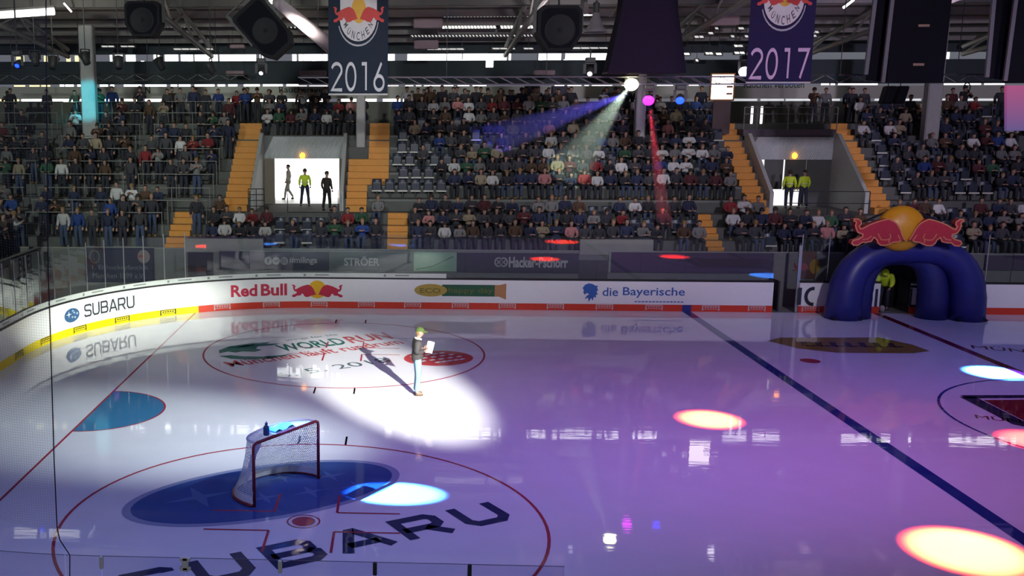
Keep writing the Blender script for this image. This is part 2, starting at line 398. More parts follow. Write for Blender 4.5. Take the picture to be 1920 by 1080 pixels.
# charity run advert in the far circle
GRN = ice_mat('ice_green', (.02, .16, .13)); RDA = ice_mat('ice_advert_red', (.55, .07, .08)); f_ = rotf(3.5, 6.75, 32, .0055)
g = MB()
globe = arc(0, .15, 1.45, 1.05, 25, 335, 26)
g.prism([(-1.35, .45), (-1.2, .85), (-.7, 1.2), (.1, 1.3), (.75, 1.15), (.55, .95), (1.0, .8), (.6, .7), (.15, .78), (-.05, .5), (.05, .25), (-.25, .1), (-.6, .35), (-.85, .3), (-1.0, .55)], f_)
g.prism([(-1.5, .12), (-1.3, -.4), (-.85, -.78), (-.3, -.95), (.3, -.9), (.65, -.75), (.15, -.72), (-.35, -.6), (-.8, -.32), (-1.15, .05)], f_)
g.prism([(-.62, .98), (-.3, 1.08), (.2, 1.08), (.1, .98), (-.3, .9)], f_, 0, 1)
ad = g.build('ice_advert', [GRN, ice_mat('ice_grey_green', (.2, .34, .32))], floor)
g = MB(); put_text(g, 'WORLD', f_, .55, 2.95, -.35, .65, .02, shear=.05); put_text(g, 'wings for life', f_, 1.3, 3.3, .95, 1.25)
g.build('advert_lettering', GRN, ad)
g = MB(); put_text(g, 'RUN', f_, 3.1, 4.75, -.35, .65, .02, shear=.08)
f2 = rotf(2.75, 4.95, 33.5, .0055); put_text(g, 'München läuft rundrum', f2, -.1, 6.2, -.25, .45, .01)
g.build('advert_lettering', RDA, ad)
g = MB(); put_text(g, '6. 5. 2018', rotf(4.6, 3.75, 34, .0055), -.3, 3.6, -.15, .4); g.build('advert_lettering', ice_mat('ice_dark2', (.10, .16, .17)), ad)
g = MB(); disc(g, 9.1, 6.15, 1.12, .98, 30, .0055); dsc = g.build('advert_disc', RDA, ad)
g = MB(); f3 = rotf(9.1, 6.15, 30, .0064)
for i, (a, b) in enumerate(((-.7, .62), (-.85, .8), (-.8, .85), (-.5, .6))):
    for k in range(5):
        x0 = a+(b-a)*k/5+.03*i; stroke(g, [(x0, .5-.33*i), (x0+.2, .56-.33*i)], .12, f3)
g.build('disc_lettering', ice_mat('ice_white', (.8, .8, .82)), dsc)
# gold advert between blue line and centre line, dark advert at centre ice
g = MB(); g.add([(x, y, .004) for x, y in ((20.30, 9.2), (20.9, 9.75), (24.3, 9.95), (24.9, 8.9), (25.0, 7.95), (24.3, 7.6), (21.9, 7.55), (20.9, 8.1))], [tuple(range(8))])
ga = g.build('ice_advert', ice_mat('ice_gold', (.30, .20, .05)), floor)
g = MB(); f4 = rotf(21.0, 8.35, 0, .0055)
for k in range(7): stroke(g, [(.25+.47*k, .1), (.45+.47*k, .75)], .2, f4); stroke(g, [(.3+.47*k, .12), (.62+.47*k, .2)], .14, f4)
g.build('advert_lettering', ice_mat('ice_brown', (.10, .06, .05)), ga)
g = MB(); f5 = rotf(23.2, 2.45, 0, .0045); NV = ice_mat('ice_navy', (.03, .02, .07))
stroke(g, [(-.1, 0), (4.5, .3)], .3, f5); stroke(g, [(.0, 0), (-.05, -2.4), (.8, -3.4)], .42, f5)
ca = g.build('ice_advert', NV, floor)
g = MB(); g.add([(x, y, .004) for x, y in ((23.45, 2.15), (27.5, 2.5), (27.5, -.8), (24.0, -.6), (23.4, .3))], [(0, 1, 2, 3, 4)]); g.build('advert_field', PDRED, ca)
g = MB(); put_text(g, 'MÜNCHEN', rotf(22.4, .62, -22, .0045), 0, 2.2, -.2, .22); g.build('advert_lettering', PDRED, ca)
g = MB(); put_text(g, 'MÜNCHEN', rotf(26.7, 8.7, -22, .0045), 0, 3.4, -.3, .35); g.build('ice_lettering', PDRED, floor)

# --- concrete round the rink, below the stands
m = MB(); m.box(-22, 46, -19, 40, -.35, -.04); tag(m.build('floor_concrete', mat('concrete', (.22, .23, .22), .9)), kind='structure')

# --- boards, section by section
WB = mat('board_white', (.78, .79, .78), .28, vary=.03); KY = mat('kick_yellow', (.85, .68, .0), .35); KR = mat('kick_red', (.62, .045, .02), .35)
BK = mat('rubber_black', (.012, .012, .014), .6); CAPW = mat('cap_white', (.62, .66, .62), .4); GRY = mat('board_grey', (.10, .10, .11), .5)
FF = face()
sK = s_px(372, .1); sD = s_px(700, .6); sF = s_px(1000, .6); sG = s_px(1449, .5); sH = s_px(1498, .5); sI = s_px(1549, .5); sCap = s_px(837, 1.3)
sGa = s_px(1650, .5); sGb = s_px(1708, .5); sJ = s_px(1845, .5); sEnd = S2+33
def dasher(a, b, label, kick, strip=None):
    g = MB(); sweep(g, a, b, rect(0, .14, .26, 1.17)); o = g.build('dasher_board', WB); tag(o, label, 'rink board', 'rink boards')
    g = MB(); sweep(g, a, b, rect(-.012, .14, .0, .26)); k = g.build('kick_plate', kick, o)
    g = MB(); sweep(g, a, b, rect(-.015, .15, 1.17, 1.23)); g.build('top_rail', BK, o)
    if strip is not None:
        g = MB(); sweep(g, a, min(b, strip), rect(.02, .06, 1.23, 1.40)); c = g.build('ledge_strip', CAPW, o)
        q = a+.4
        while q < min(b, strip)-.9:
            FS = face(.012)
            for u0, u1, v0, v1 in ((0, .09, 1.27, 1.36), (.45, 1.0, 1.30, 1.345)): g = MB(); g.prism([(q+u0, v0), (q+u1, v0), (q+u1, v1), (q+u0, v1)], FS); g.build('strip_print', mat('strip_print', (.22, .24, .24), .5), c)
            q += 1.9
    return o, k
NOTICE = [s_px(px, .15) for px in (28, 76, 138, 216, 301, 402, 494, 584, 672, 759, 848, 936, 1026, 1118, 1211, 1317, 1403, 1504)]+[S2+27.75+1.9*i for i in range(3)]
def vents(k, a, b, col):
    """little framed notices along the kick plate"""
    F2 = face(-.02)
    for q in NOTICE:
        if not a <= q < b: continue
        g = MB()
        stroke(g, [(q, .04), (q, .245)], .05, F2); stroke(g, [(q+.62, .04), (q+.62, .245)], .05, F2); stroke(g, [(q, .235), (q+.62, .235)], .03, F2); stroke(g, [(q, .10), (q+.62, .10)], .02, F2)
        for i in range(5): stroke(g, [(q+.08+.1*i, .165), (q+.145+.1*i, .175)], .05, F2)
        g.build('kick_notice', col, k)
VB = mat('notice_black', (.02, .02, .02), .5); VW = mat('notice_white', (.55, .42, .42), .5)
b0, k0 = dasher(1.0, S1-.5, 'white end boards with yellow kick plate, seen through the netting', KY, sCap)
tag(b0); vents(k0, 5, S1-.6, VB)
b1, k1 = dasher(S1-.5, sK, 'curved corner board with blue oval emblem and black lettering above yellow kick plate', KY, sCap)
vents(k1, S1-.6, sK-.1, VB)
u0 = s_px(158, .75); u1 = s_px(252, .75)
g = MB(); NB = mat('letter_black', (.025, .03, .04), .4)
wide_word(g, 'SUBARU', FF, u0, .50, .46, (u1-u0)/5.86, .14, 0, (u1-u0)/5.86*.86/.483); g.build('lettering', NB, b1)
eu = s_px(134, .7); g = MB()
g.prism([(eu+.40*math.cos(a*PI/16), .70+.245*math.sin(a*PI/16)) for a in range(32)], FF)
em = g.build('emblem', mat('emblem_blue', (.03, .10, .22), .3), b1); g = MB(); FE = face(-.02)
for cx, cy, r in ((-.16, .05, .16), (.02, -.06, .08), (.12, .08, .08), (.16, -.09, .08), (.27, .03, .08), (.05, .15, .07)): star(g, lambda u, v, w: FE(eu+u, .70+v, w), cx, cy, r)
g.build('emblem_stars', mat('emblem_silver', (.7, .75, .78), .3), em)
b2, k2 = dasher(sK, sD, 'white board with red lettering and two red bulls, corner end of red kick plate', KR, sCap)
vents(k2, sK, sD-.2, VW)
g = MB(); RL = mat('letter_red', (.52, .02, .06), .4)
u0 = s_px(433, .75); um = s_px(482, .75); u2 = s_px(489, .75); u1 = s_px(538, .75)
put_text(g, 'Red', FF, u0, um, .50, .98, .03); put_text(g, 'Bull', FF, u2, u1, .50, .98, .03); g.build('lettering', RL, b2)
c0 = s_px(595, .75); YD = mat('sun_yellow', (.75, .42, .01), .4)
g = MB(); g.prism([(c0+.36*math.cos(a*PI/14), .74+.36*math.sin(a*PI/14)) for a in range(28)], FF); su = g.build('sun_disc', YD, b2)
for sg in (1, -1):
    g = MB(); g.prism([(c0+sg*u*1.0, .74+v*1.0) for u, v in (BULLN if sg > 0 else BULLN[::-1])], face(-.02)); g.build('bull', RL, su)
b3, k3 = dasher(sD, sF, 'white board with gold and green cigar-shaped advert', KR, sCap)
vents(k3, sD-.2, sF-.2, VW)
u0 = s_px(777, .75); ua = s_px(838, .75); u1 = s_px(930, .75); u3 = s_px(949, .75)
g = MB(); g.prism([(ua-.2, .52), (u1, .52), (u1, .98), (ua-.2, .98)], FF); gp = g.build('green_panel', mat('advert_green', (.02, .10, .05), .4), b3)
g = MB(); ew = (ua-u0)/2; FG = face(-.02); g.prism([(u0+ew+ew*math.cos(a*PI/14), .75+.25*math.sin(a*PI/14)) for a in range(28)], FG)
g.build('gold_tip', mat('advert_gold', (.42, .30, .06), .35), gp); g = MB()
g.prism([(u1-.05, .52), (u1+.12, .52), (u3, .40), (u3, 1.04), (u1+.12, .98), (u1-.05, .98)], FG)
g.build('tan_end', mat('advert_tan', (.45, .22, .09), .4), gp)
g = MB(); F3 = face(-.026); put_text(g, 'ECO', F3, u0+ew*.35, u0+ew*1.6, .64, .84, .02); g.build('lettering', mat('letter_olive', (.16, .16, .03), .5), gp); g = MB(); put_text(g, 'happy day', F3, ua+.06, u1-.12, .60, .86)
g.build('lettering', mat('letter_olive', (.16, .16, .03), .5), gp)
b4, k4 = dasher(sF, sG, 'long white board with blue lion head beside the open bench gate', KR)
vents(k4, sF-.2, sG-.1, VW)
u0 = s_px(1130, .75); um = s_px(1159, .75); u2 = s_px(1168, .75); u1 = s_px(1284, .75); LB = mat('letter_blue', (.04, .12, .40), .4)
g = MB(); put_text(g, 'die', FF, u0, um, .58, .92, .01); put_text(g, 'Bayerische', FF, u2, u1, .52, .94, .01)
q0 = s_px(1190, .4)
for i in range(14): stroke(g, [(q0+i*(u1-q0)/14, .37), (q0+(i+.7)*(u1-q0)/14, .372)], .04, FF)
g.build('lettering', LB, b4)
lc = s_px(1106, .75); g = MB()
LION = [(-.30, .16), (-.2, .30), (-.05, .36), (.1, .33), (.22, .26), (.33, .26), (.28, .17), (.34, .08), (.27, .02), (.33, -.12), (.25, -.11), (.26, -.25), (.17, -.20), (.13, -.36), (.06, -.25), (-.03, -.42), (-.06, -.24), (-.2, -.3), (-.12, -.16), (-.02, -.1), (-.12, -.04), (-.2, -.12), (-.27, -.02), (-.24, .06)]
g.prism([(lc+x*.95, .74+y*.95) for x, y in LION[::-1]], FF); g.build('lion_emblem', LB, b4)
kb = MB(); a_ = 19.03-CX+S2; kb.prism([(a_-.17, .0), (a_+.17, .0), (a_+.17, .26), (a_-.17, .26)], face(-.021)); kb.build('blue_mark', mat('mark_blue', (.02, .04, .25), .4), k4)
b5, k5 = dasher(sH, sGa-.02, 'short white board with black letters left of the tunnel opening', KR)
vents(k5, sH, sH+.4, VW)
g = MB(); q = s_px(1499.5, .7); stroke(g, [(q, .30), (q, .98)], .13, FF)
qa = s_px(1507, .7); qb = s_px(1524, .7); rr = (qb-qa); stroke(g, [(qa+rr*.95+0*x, y) if 0 else (x, y) for x, y in arc(qb, .64, rr*.75, .31, 80, 280, 12)], .13, FF)
q = s_px(1643, .7); stroke(g, [(q, .25), (q, .95)], .1, FF); g.build('lettering', NB, b5)
b6, k6 = dasher(sGb, sJ, 'short white board with black letters right of the tunnel opening', KR)
g = MB(); q = s_px(1714, .7); stroke(g, [(q-.16, 1.06), (q+.16, 1.06)], .1, FF); stroke(g, [(q-.14, .98), (q-.14, .3)], .1, FF); stroke(g, [(q-.14, .3), (q+.1, .3)], .1, FF); g.build('lettering', NB, b6)
b7, k7 = dasher(sJ, sEnd, 'plain white board right of the blue inflatable tunnel', KR)
vents(k7, sJ+.05, sEnd, VW)
# open bench gate: the doorway between boards and its door swung out behind
DG = mat('gate_dark', (.025, .025, .03), .5)
g = MB(); p = bpt(sG+.02); q = bpt(sH-.02)
t = thing('bench_gate', 'dark board gate standing open beside the lion head board', 'gate', (q.x, q.y+.1, 0))
g.box(-.75, -.69, .02, 1.1, .02, 1.2); g.build('gate_panel', DG, t)
g = MB(); g.box(-.69, -.675, .25, .9, .45, .85); g.build('gate_notice', mat('gate_notice', (.06, .06, .065), .5), t)
g = MB(); g.box(-.08, .02, -.02, .06, 0, 2.6); g.build('gate_post', mat('alu', (.5, .5, .52), .35, .8), t)
# --- glass on the boards
GL = glass_mat('rink_glass', refl=.11); ALU = mat('alu', (.5, .5, .52), .35, .8)
def glass_run(a, b, step, z1, post, fmt):
    n = max(1, round((b-a)/step)); st = (b-a)/n
    for i in range(n):
        s0, s1 = a+i*st+.008, a+(i+1)*st-.008; p = bpt((s0+s1)/2, .09)
        g = MB(); sweep(g, s0, s1, rect(.075, .088, 1.232, z1), 0, .6); o = g.build('glass_panel', GL)
        tag(o, fmt(i), 'glass panel', 'glass panels on the far boards')
        if post:
            g = MB(); q = bpt(s0-.008, .082); g.bar((q.x, q.y, 1.24), (q.x, q.y, z1+.12), .03, .03); g.build('post', ALU, o)
glass_run(S1-7, S1+.6, .9, 3.0, True, lambda i: 'tall clear glass panel over the end boards, %s from the corner' % ordinal(9-i))
glass_run(S1+.6, sK+.4, .86, 3.0, True, lambda i: 'clear glass panel with slim post over the curved corner, %s from left' % ordinal(i+1))
glass_run(sK+.4, sG, 1.75, 2.93, False, lambda i: 'seamless glass panel above the far side boards, %s from the corner' % ordinal(i+1))
glass_run(sH, sGa, 1.2, 2.93, True, lambda i: 'glass panel between open gate and tunnel, %s from left' % ordinal(i+1))
glass_run(sJ, sEnd, 1.9, 2.93, True, lambda i: 'glass panel right of the blue tunnel, %s from the tunnel' % ordinal(i+1))
# --- near-side glass in front of the viewer, with joint clips, and the safety net at the left
def npt(s):
    """near board line measured from the corner start (x 4.5) to the right; negative runs round the corner"""
    if s >= 0: return Vector((4.5+s, -14.4, 0))
    a = -s/RC; return Vector((4.5-RC*math.sin(a), -5.9-RC*math.cos(a), 0))
CLW = mat('clip_white', (.75, .75, .72), .5); CLD = mat('clip_dark', (.03, .03, .035), .5); EDG = mat('glass_edge', (.10, .10, .14), .3)
seams = [atY(px, 1048, -14.4)[0]-4.5 for px in (190, 347, 525, 703, 881, 1060)]
sl = [-4.2, -3.2, -2.2, -1.2, -.35]+[seams[0]+.0]+seams[1:]
for i in range(len(sl)-1):
    a, b = sl[i]+.006, sl[i+1]-.006; n = 5; ztop = 2.68 if i > 3 else 2.68+.0*i
    g = MB(); P_ = [npt(a+(b-a)*k/n) for k in range(n+1)]
    for k in range(n):
        d = (P_[k+1]-P_[k]).normalized(); nn = Vector((d.y, -d.x, 0))*.006
        g.add([(P_[k]+nn)[:2]+(0.2,), (P_[k+1]+nn)[:2]+(0.2,), (P_[k+1]-nn)[:2]+(0.2,), (P_[k]-nn)[:2]+(0.2,), (P_[k]+nn)[:2]+(ztop,), (P_[k+1]+nn)[:2]+(ztop,), (P_[k+1]-nn)[:2]+(ztop,), (P_[k]-nn)[:2]+(ztop,)], [(0, 1, 5, 4), (2, 3, 7, 6)])
    o = g.build('glass_panel', glass_mat('near_glass', (.90, .90, .93), .02)); tag(o, 'near glass panel along the bottom of the view, %s from left' % ordinal(i+1), 'glass panel', 'near glass panels')
    g = MB(); g.tube([tuple(q_+Vector((0, 0, ztop))) for q_ in P_], .004, 5); g.build('top_edge', EDG, o)
    if 4 <= i < 9:
        e = npt(b+.006); cl = MB(); dk = i >= 7
        if i == 5: # moulded white clip
            cl.bbox((e.x, e.y, ztop-.07), (.035, .02, .09), .012); cl.bbox((e.x, e.y, ztop-.015), (.06, .02, .02), .008); cl.bbox((e.x, e.y, ztop-.125), (.06, .02, .02), .008)
        else: cl.bbox((e.x, e.y, ztop-.075), (.022, .02, .075), .008)
        cl.build('joint_clip', CLD if dk else CLW, o)
NET = net_mat('safety_net', (.16, .18, .17), .030, .0011)
n0 = np.array(atY(-40, 900, -13.2)); 
t = thing('safety_net', 'fine hanging safety net at the left edge with a dark border rope', 'safety net', (3.6, -13.3, 2.6))
rows = []; uvs = []
top = [atY(px, -40, -13.25) for px in (-60, 14, 86)]; bot = [atY(px, py, -13.25) for px, py in ((-60, 950), (24, 980), (107, 990))]
for k in range(9):
    rows.append([tuple(top[i]+(bot[i]-top[i])*k/8-np.array((3.6, -13.3, 2.6))) for i in range(3)]); uvs.append([((top[i]+(bot[i]-top[i])*k/8)[0]*1.0, 6.0*(8-k)/8) for i in range(3)])
g = MB(); g.grid(rows, 0, uvs); g.build('net_mesh', NET, t)
g = MB(); off = np.array((3.6, -13.3, 2.6)); g.tube([tuple(atY(px, py, -13.25)-off) for px, py in ((86, -40), (90, 500), (95, 640), (101, 850), (107, 990), (112, 1012), (131, 1041), (130.5, 1100))], .007, 6)
g.build('border_rope', mat('rope_black', (.01, .01, .012), .7), t)

# ================================================================== the far stand
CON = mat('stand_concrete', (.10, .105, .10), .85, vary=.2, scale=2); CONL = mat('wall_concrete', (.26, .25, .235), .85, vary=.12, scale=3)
ORG = mat('stair_orange', (.60, .26, .045), .6, vary=.12, scale=5); RAILM = mat('rail_metal', (.24, .25, .23), .5, .2); DK = mat('dark_metal', (.03, .03, .033), .5)
YF = 15.9
LOW = [(16.1+.85*k, 2.0+.45*k) for k in range(3)]         # lower rows: front edge, tread height
AIS = (18.65, 3.37)                                        # cross aisle
UPR = [(19.6+.8*j, 3.37+.54*(j+1)) for j in range(7)]     # upper rows
YT = 25.0                                                  # back platform from here to the rear wall
XL, XR = -15.0, 43.0
PORT = [(1.35, 5.3), (23.85, 27.85)]                      # the two portals
PB = 23.2                                                  # their rear face
STAIR_UP = [(.1, 1.15, 0, 6), (5.5, 6.4, 0, 3), (6.4, 7.35, 2, 6), (22.85, 23.65, 0, 6), (28.05, 28.85, 0, 6)]
STAIR_LO = [(-1.95, -1.05), (7.35, 8.2), (20.4, 21.05)]
g = MB()
for k, (y, z) in enumerate(LOW): g.box(XL, XR, y, AIS[0]+.02, z-.45 if k else -.04, z)
g.box(XL, XR, AIS[0], UPR[0][0], -.04, AIS[1])
for j, (y, z) in enumerate(UPR):
    y1 = YT if j == 6 else UPR[j+1][0]
    xs = [XL]
    for a, b in PORT:
        if y < PB-.01: xs += [a, b]
    xs.append(XR)
    for a, b in zip(xs[::2], xs[1::2]): g.box(a, b, y, y1+.01, 2.9 if y < PB-.01 else 6.05, z)
for a, b in PORT: g.box(a, b, UPR[0][0], 33, 2.9, AIS[1])
xs = [XL, PORT[0][0], PORT[0][1], PORT[1][0], PORT[1][1], XR]
g.box(XL, XR, YT, 32, 6.3, 7.15)
for a, b in zip(xs[::2], xs[1::2]): g.box(a, b, PB, 33, 2.9, 6.4)
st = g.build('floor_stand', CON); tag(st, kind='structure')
# pale nosing along each upper row
g = MB()
for j, (y, z) in enumerate(UPR):
    xs = [7.4 if j >= 2 else 6.5, 22.8]
    g.box(xs[0], xs[1], y-.012, y+.02, z-.10, z-.02)
tag(g.build('trim_nosing', mat('nosing', (.16, .17, .16), .6)), kind='structure')
# portals: side walls, patterned fascia, door opening
for i, (a, b) in enumerate(PORT):
    g = MB()
    for x0, x1 in ((a-.08, a+.08), (b-.08, b+.08)):
        prof = [(UPR[0][0]-.05, AIS[1]), (PB+.1, AIS[1]), (PB+.1, 6.72), (PB-.4, 6.72), (UPR[0][0]-.05, 4.25)]
        g.prism(prof, lambda u, v, w, x0=x0: (x0+w, u, v), .16)
    tag(g.build('wall_portal', mat('portal_wall', (.40, .42, .41), .6, vary=.15)), kind='structure')
    # corrugated fascia above the door
    g = MB(); n = 46
    for k in range(n):
        x0 = a+(b-a)*k/n; x1 = a+(b-a)*(k+1)/n; xm = (x0+x1)/2; d = .62 if i == 0 else .55
        z0 = 5.52
        q = [(x0, PB-.02, z0), (xm, PB-.05, z0), (x1, PB-.02, z0)]; tq = [(min(x+.5, b), y_, 6.55) for x, y_, z_ in q]
        g.add(q+tq, [(0, 1, 4, 3), (1, 2, 5, 4)], 0)
    g.box(a, b, PB, PB+.12, z0, 6.58, 1)
    tag(g.build('wall_fascia', [mat('fascia_metal', (.50, .53, .53), .5, .1), mat('fascia_back', (.12, .13, .13), .6)]), kind='structure')
DAY = mat('daylight', (.9, .9, .9), .6, emit=(1, 1, .98), strength=2.6)
DAY2 = mat('daylight_soft', (.5, .5, .5), .6, emit=(1, 1, .97), strength=1.15)
# left portal: wide bright doorway
a, b = PORT[0]
g = MB(); g.box(a, a+.55, PB-.02, PB+.1, AIS[1], 5.52); g.box(b-.32, b, PB-.02, PB+.1, AIS[1], 5.52)
d1 = g.build('door_1', mat('door_brown', (.20, .17, .13), .6)); tag(d1, kind='structure')
g = MB(); g.add([(a, 27, 2.9), (b, 27, 2.9), (b, 27, 6.2), (a, 27, 6.2)], [(0, 1, 2, 3)]); tag(g.build('window_1', DAY), kind='structure')
g = MB(); g.box(a, b, PB+.1, 27, AIS[1], AIS[1]+.004); tag(g.build('floor_doorway', mat('door_floor', (.8, .8, .78), .4)), kind='structure')
# right portal: glazed doors with thin bright gaps
a, b = PORT[1]
g = MB()
FW_ = [(a, a+.75), (a+.90, a+1.75), (a+1.84, a+2.75), (a+2.80, b)]
for x0, x1 in FW_: g.box(x0, x1, PB+.0, PB+.08, 4.15 if x1 < b-.2 else AIS[1], 5.52)
d2 = g.build('door_2', mat('door_dark', (.06, .065, .06), .5)); tag(d2, kind='structure')
g = MB(); g.add([(a+.5, PB+.35, AIS[1]), (a+2.8, PB+.35, AIS[1]), (a+2.8, PB+.35, 5.5), (a+.5, PB+.35, 5.5)], [(0, 1, 2, 3)]); tag(g.build('window_2', DAY2), kind='structure')
# round orange lamps over both doors
LMP = mat('lamp_orange', (.8, .3, .02), .5, emit=(1, .36, .04), strength=5)
for nm, px, py in (('over the bright left doorway', 567, 292), ('over the glazed right doorway', 1490, 292)):
    p = atY(px, py, PB-.12); t = thing('exit_lamp', 'round orange glowing lamp '+nm, 'lamp', tuple(p), 0, 'orange door lamps')
    g = MB(); g.sphere((0, 0, 0), (.13, .06, .15)); g.build('glowing_globe', LMP, t, True)
    g = MB()
    for x in (-.07, 0, .07): g.tube([(x, -.062*math.cos(x*8), -.15), (x, -.07, 0), (x, -.062*math.cos(x*8), .15)], .008, 5)
    g.box(-.1, .1, .03, .12, -.05, .05); g.build('guard_cage', DK, t)
# stairs
def steps(name, x0, x1, pts, label):
    g = MB(); prev = None
    for i, (y, z, d, h) in enumerate(pts):
        g.box(x0, x1, y, y+d, z-h, z); g.box(x0, x1, y+d/2, y+d, z, z+h/2)
    o = g.build(name, ORG, origin=(x0, pts[0][0], pts[0][1])); return tag(o, label, 'stairs', 'orange stairs')
def up_stair(x0, x1, j0, j1, label):
    pts = []
    for j in range(j0, j1+1):
        y, z = UPR[j]; zb = UPR[j-1][1] if j else AIS[1]
        pts += [(y-.40, zb+.27, .40, .27), (y, z+.006, .40, .27)]
    g = MB()
    for y, z, d, h in pts: g.box(x0, x1, y-.005, y+d, z-h-.02, z+.006)
    return tag(g.build('orange_stairs', ORG, origin=(x0, pts[0][0], pts[0][1])), label, 'stairs', 'orange stairs')
up_stair(*STAIR_UP[0], 'long orange stairs left of the bright doorway')
up_stair(*STAIR_UP[1], 'short orange stairs directly right of the bright doorway')
up_stair(*STAIR_UP[2], 'upper orange stairs right of the doorway, above the short flight')
up_stair(*STAIR_UP[3], 'long orange stairs left of the glazed doorway')
up_stair(*STAIR_UP[4], 'long orange stairs right of the glazed doorway')
for (x0, x1), lb in zip(STAIR_LO, ('low orange stairs at far left, below the standing terrace', 'low orange stairs between bright doorway and middle block', 'low orange stairs below the glazed doorway')):
    g = MB()
    for k, (y, z) in enumerate(LOW[1:]+[AIS]): g.box(x0, x1, y-.3, y, z-.47, z-.22); g.box(x0, x1, y-.005, y+.3, z-.24, z+.006)
    g.box(x0, x1, YF+.205, LOW[0][0]+.6, 1.6, 2.006)
    tag(g.build('orange_stairs', ORG, origin=(x0, 16.1, 2.0)), lb, 'stairs', 'orange stairs')
# front wall of the stand and rear wall with daylight slots
g = MB(); g.box(XL, XR, YF, YF+.2, -.04, 2.12); tag(g.build('wall_stand_front', mat('front_wall', (.15, .155, .15), .8)), kind='structure')
g = MB()
for x0, x1, z0, z1 in ((-.95, 2.3, 2.0, 2.55), (15.1, 18.0, 2.0, 2.62), (-3.9, -2.6, 1.6, 2.2)): g.box(x0, x1, YF-.06, YF+.16, z0, z1)
tag(g.build('wall_parapet', CONL), kind='structure')
g = MB(); g.box(XL, 19, YF+.02, YF+.1, 2.12, 2.16); g.box(19.1, XR, YF+.02, YF+.1, 2.12, 2.16); tag(g.build('trim_wall_cap', RAILM), kind='structure')
YW = 32.0
g = MB()
FAS = mat('rear_panel', (.58, .57, .50), .8, vary=.08, scale=.7)
g.box(XL-6, XR+6, YW, YW+.2, 7.15, 8.30, 1); g.box(XL-6, XR+6, YW-.05, YW+.2, 8.47, 9.13, 0); g.box(XL-6, XR+6, YW, YW+.2, 9.27, 10.52, 2); g.box(XL-6, XR+6, YW, YW+.2, 10.9, 11.6, 2)
tag(g.build('wall_rear', [FAS, mat('rear_low', (.16, .165, .14), .85), mat('rear_blue', (.05, .065, .075), .8)]), kind='structure')
# daylight behind the three slots, each broken by mullions
def slot(n, z0, z1, breaks, matl):
    g = MB(); x = XL-6
    rs = random.Random(n)
    for a, b in breaks: g.add([(a, YW+.1, z0), (b, YW+.1, z0), (b, YW+.1, z1), (a, YW+.1, z1)], [(0, 1, 2, 3)])
    o = g.build('window_%d' % n, matl); tag(o, kind='structure'); return o
def px_runs(py, runs): return [(atY(a, py, YW+.1)[0], atY(b, py, YW+.1)[0]) for a, b in runs]
SLOT = mat('slot_daylight', (.9, .9, .9), .6, emit=(1, 1, .97), strength=3.6); SLOTD = mat('slot_daylight_dim', (.6, .6, .6), .6, emit=(.95, .97, 1), strength=.62)
WARM = mat('slot_warm', (.9, .8, .5), .6, emit=(1, .86, .45), strength=1.3)
slot(3, 8.31, 8.46, px_runs(188, [(40, 92), (96, 156), (175, 268), (272, 305), (430, 500), (502, 614), (640, 706), (718, 812), (825, 832), (842, 848), (857, 862), (875, 881), (893, 899), (915, 921), (1148, 1168)]), SLOT)
slot(4, 8.31, 8.46, px_runs(188, [(-60, 36)]), WARM)
slot(5, 8.33, 8.44, px_runs(185, [(1376, 1420), (1426, 1470), (1473, 1530), (1545, 1575), (1640, 1727), (1758, 1885), (1890, 2000)]), SLOTD)
slot(6, 9.15, 9.26, px_runs(158, [(112, 120), (122, 138), (145, 154), (187, 202), (207, 214), (232, 265), (272, 312), (320, 332), (335, 357), (365, 402), (408, 422), (428, 445), (457, 487), (493, 530), (537, 575), (580, 614), (727, 747), (760, 775), (780, 790), (795, 826), (832, 850), (858, 880), (886, 912), (1040, 1058), (1064, 1090), (1096, 1104), (1110, 1148), (1166, 1174), (1212, 1228), (1232, 1262), (1266, 1284), (1292, 1310)]), SLOT)
slot(7, 9.17, 9.27, px_runs(152, [(1540, 1555), (1558, 1566), (1572, 1646), (1768, 1840), (1846, 1884)]), SLOT)
slot(8, 9.15, 9.24, px_runs(157, [(26, 47), (55, 74), (77, 94)]), WARM)
slot(9, 10.53, 10.88, px_runs(106, [(206, 212), (216, 232), (236, 254), (288, 299), (309, 334), (339, 362), (365, 408), (412, 480), (487, 494), (548, 556), (560, 614), (727, 740), (764, 866), (868, 950), (954, 958), (1010, 1052), (1060, 1140), (1150, 1210), (1222, 1270), (1402, 1450), (1462, 1516), (1640, 1700), (1712, 1780), (1856, 1990)]), SLOT)
slot(10, 10.5, 10.85, px_runs(104, [(30, 45), (61, 72), (82, 91), (124, 132), (140, 149)]), WARM)
g = MB()   # short mullion drops under the top windows
for px in (267, 356, 403, 452, 588, 732, 778, 823, 867, 1014, 1060): x = atY(px, 118, YW)[0]; g.box(x-.09, x+.09, YW+.02, YW+.06, 10.18, 10.55)
x = atY(918, 118, YW)[0]; g.box(x-.2, x+.2, YW-.01, YW+.06, 10.15, 10.55)
tag(g.build('window_11', SLOT), kind='structure')
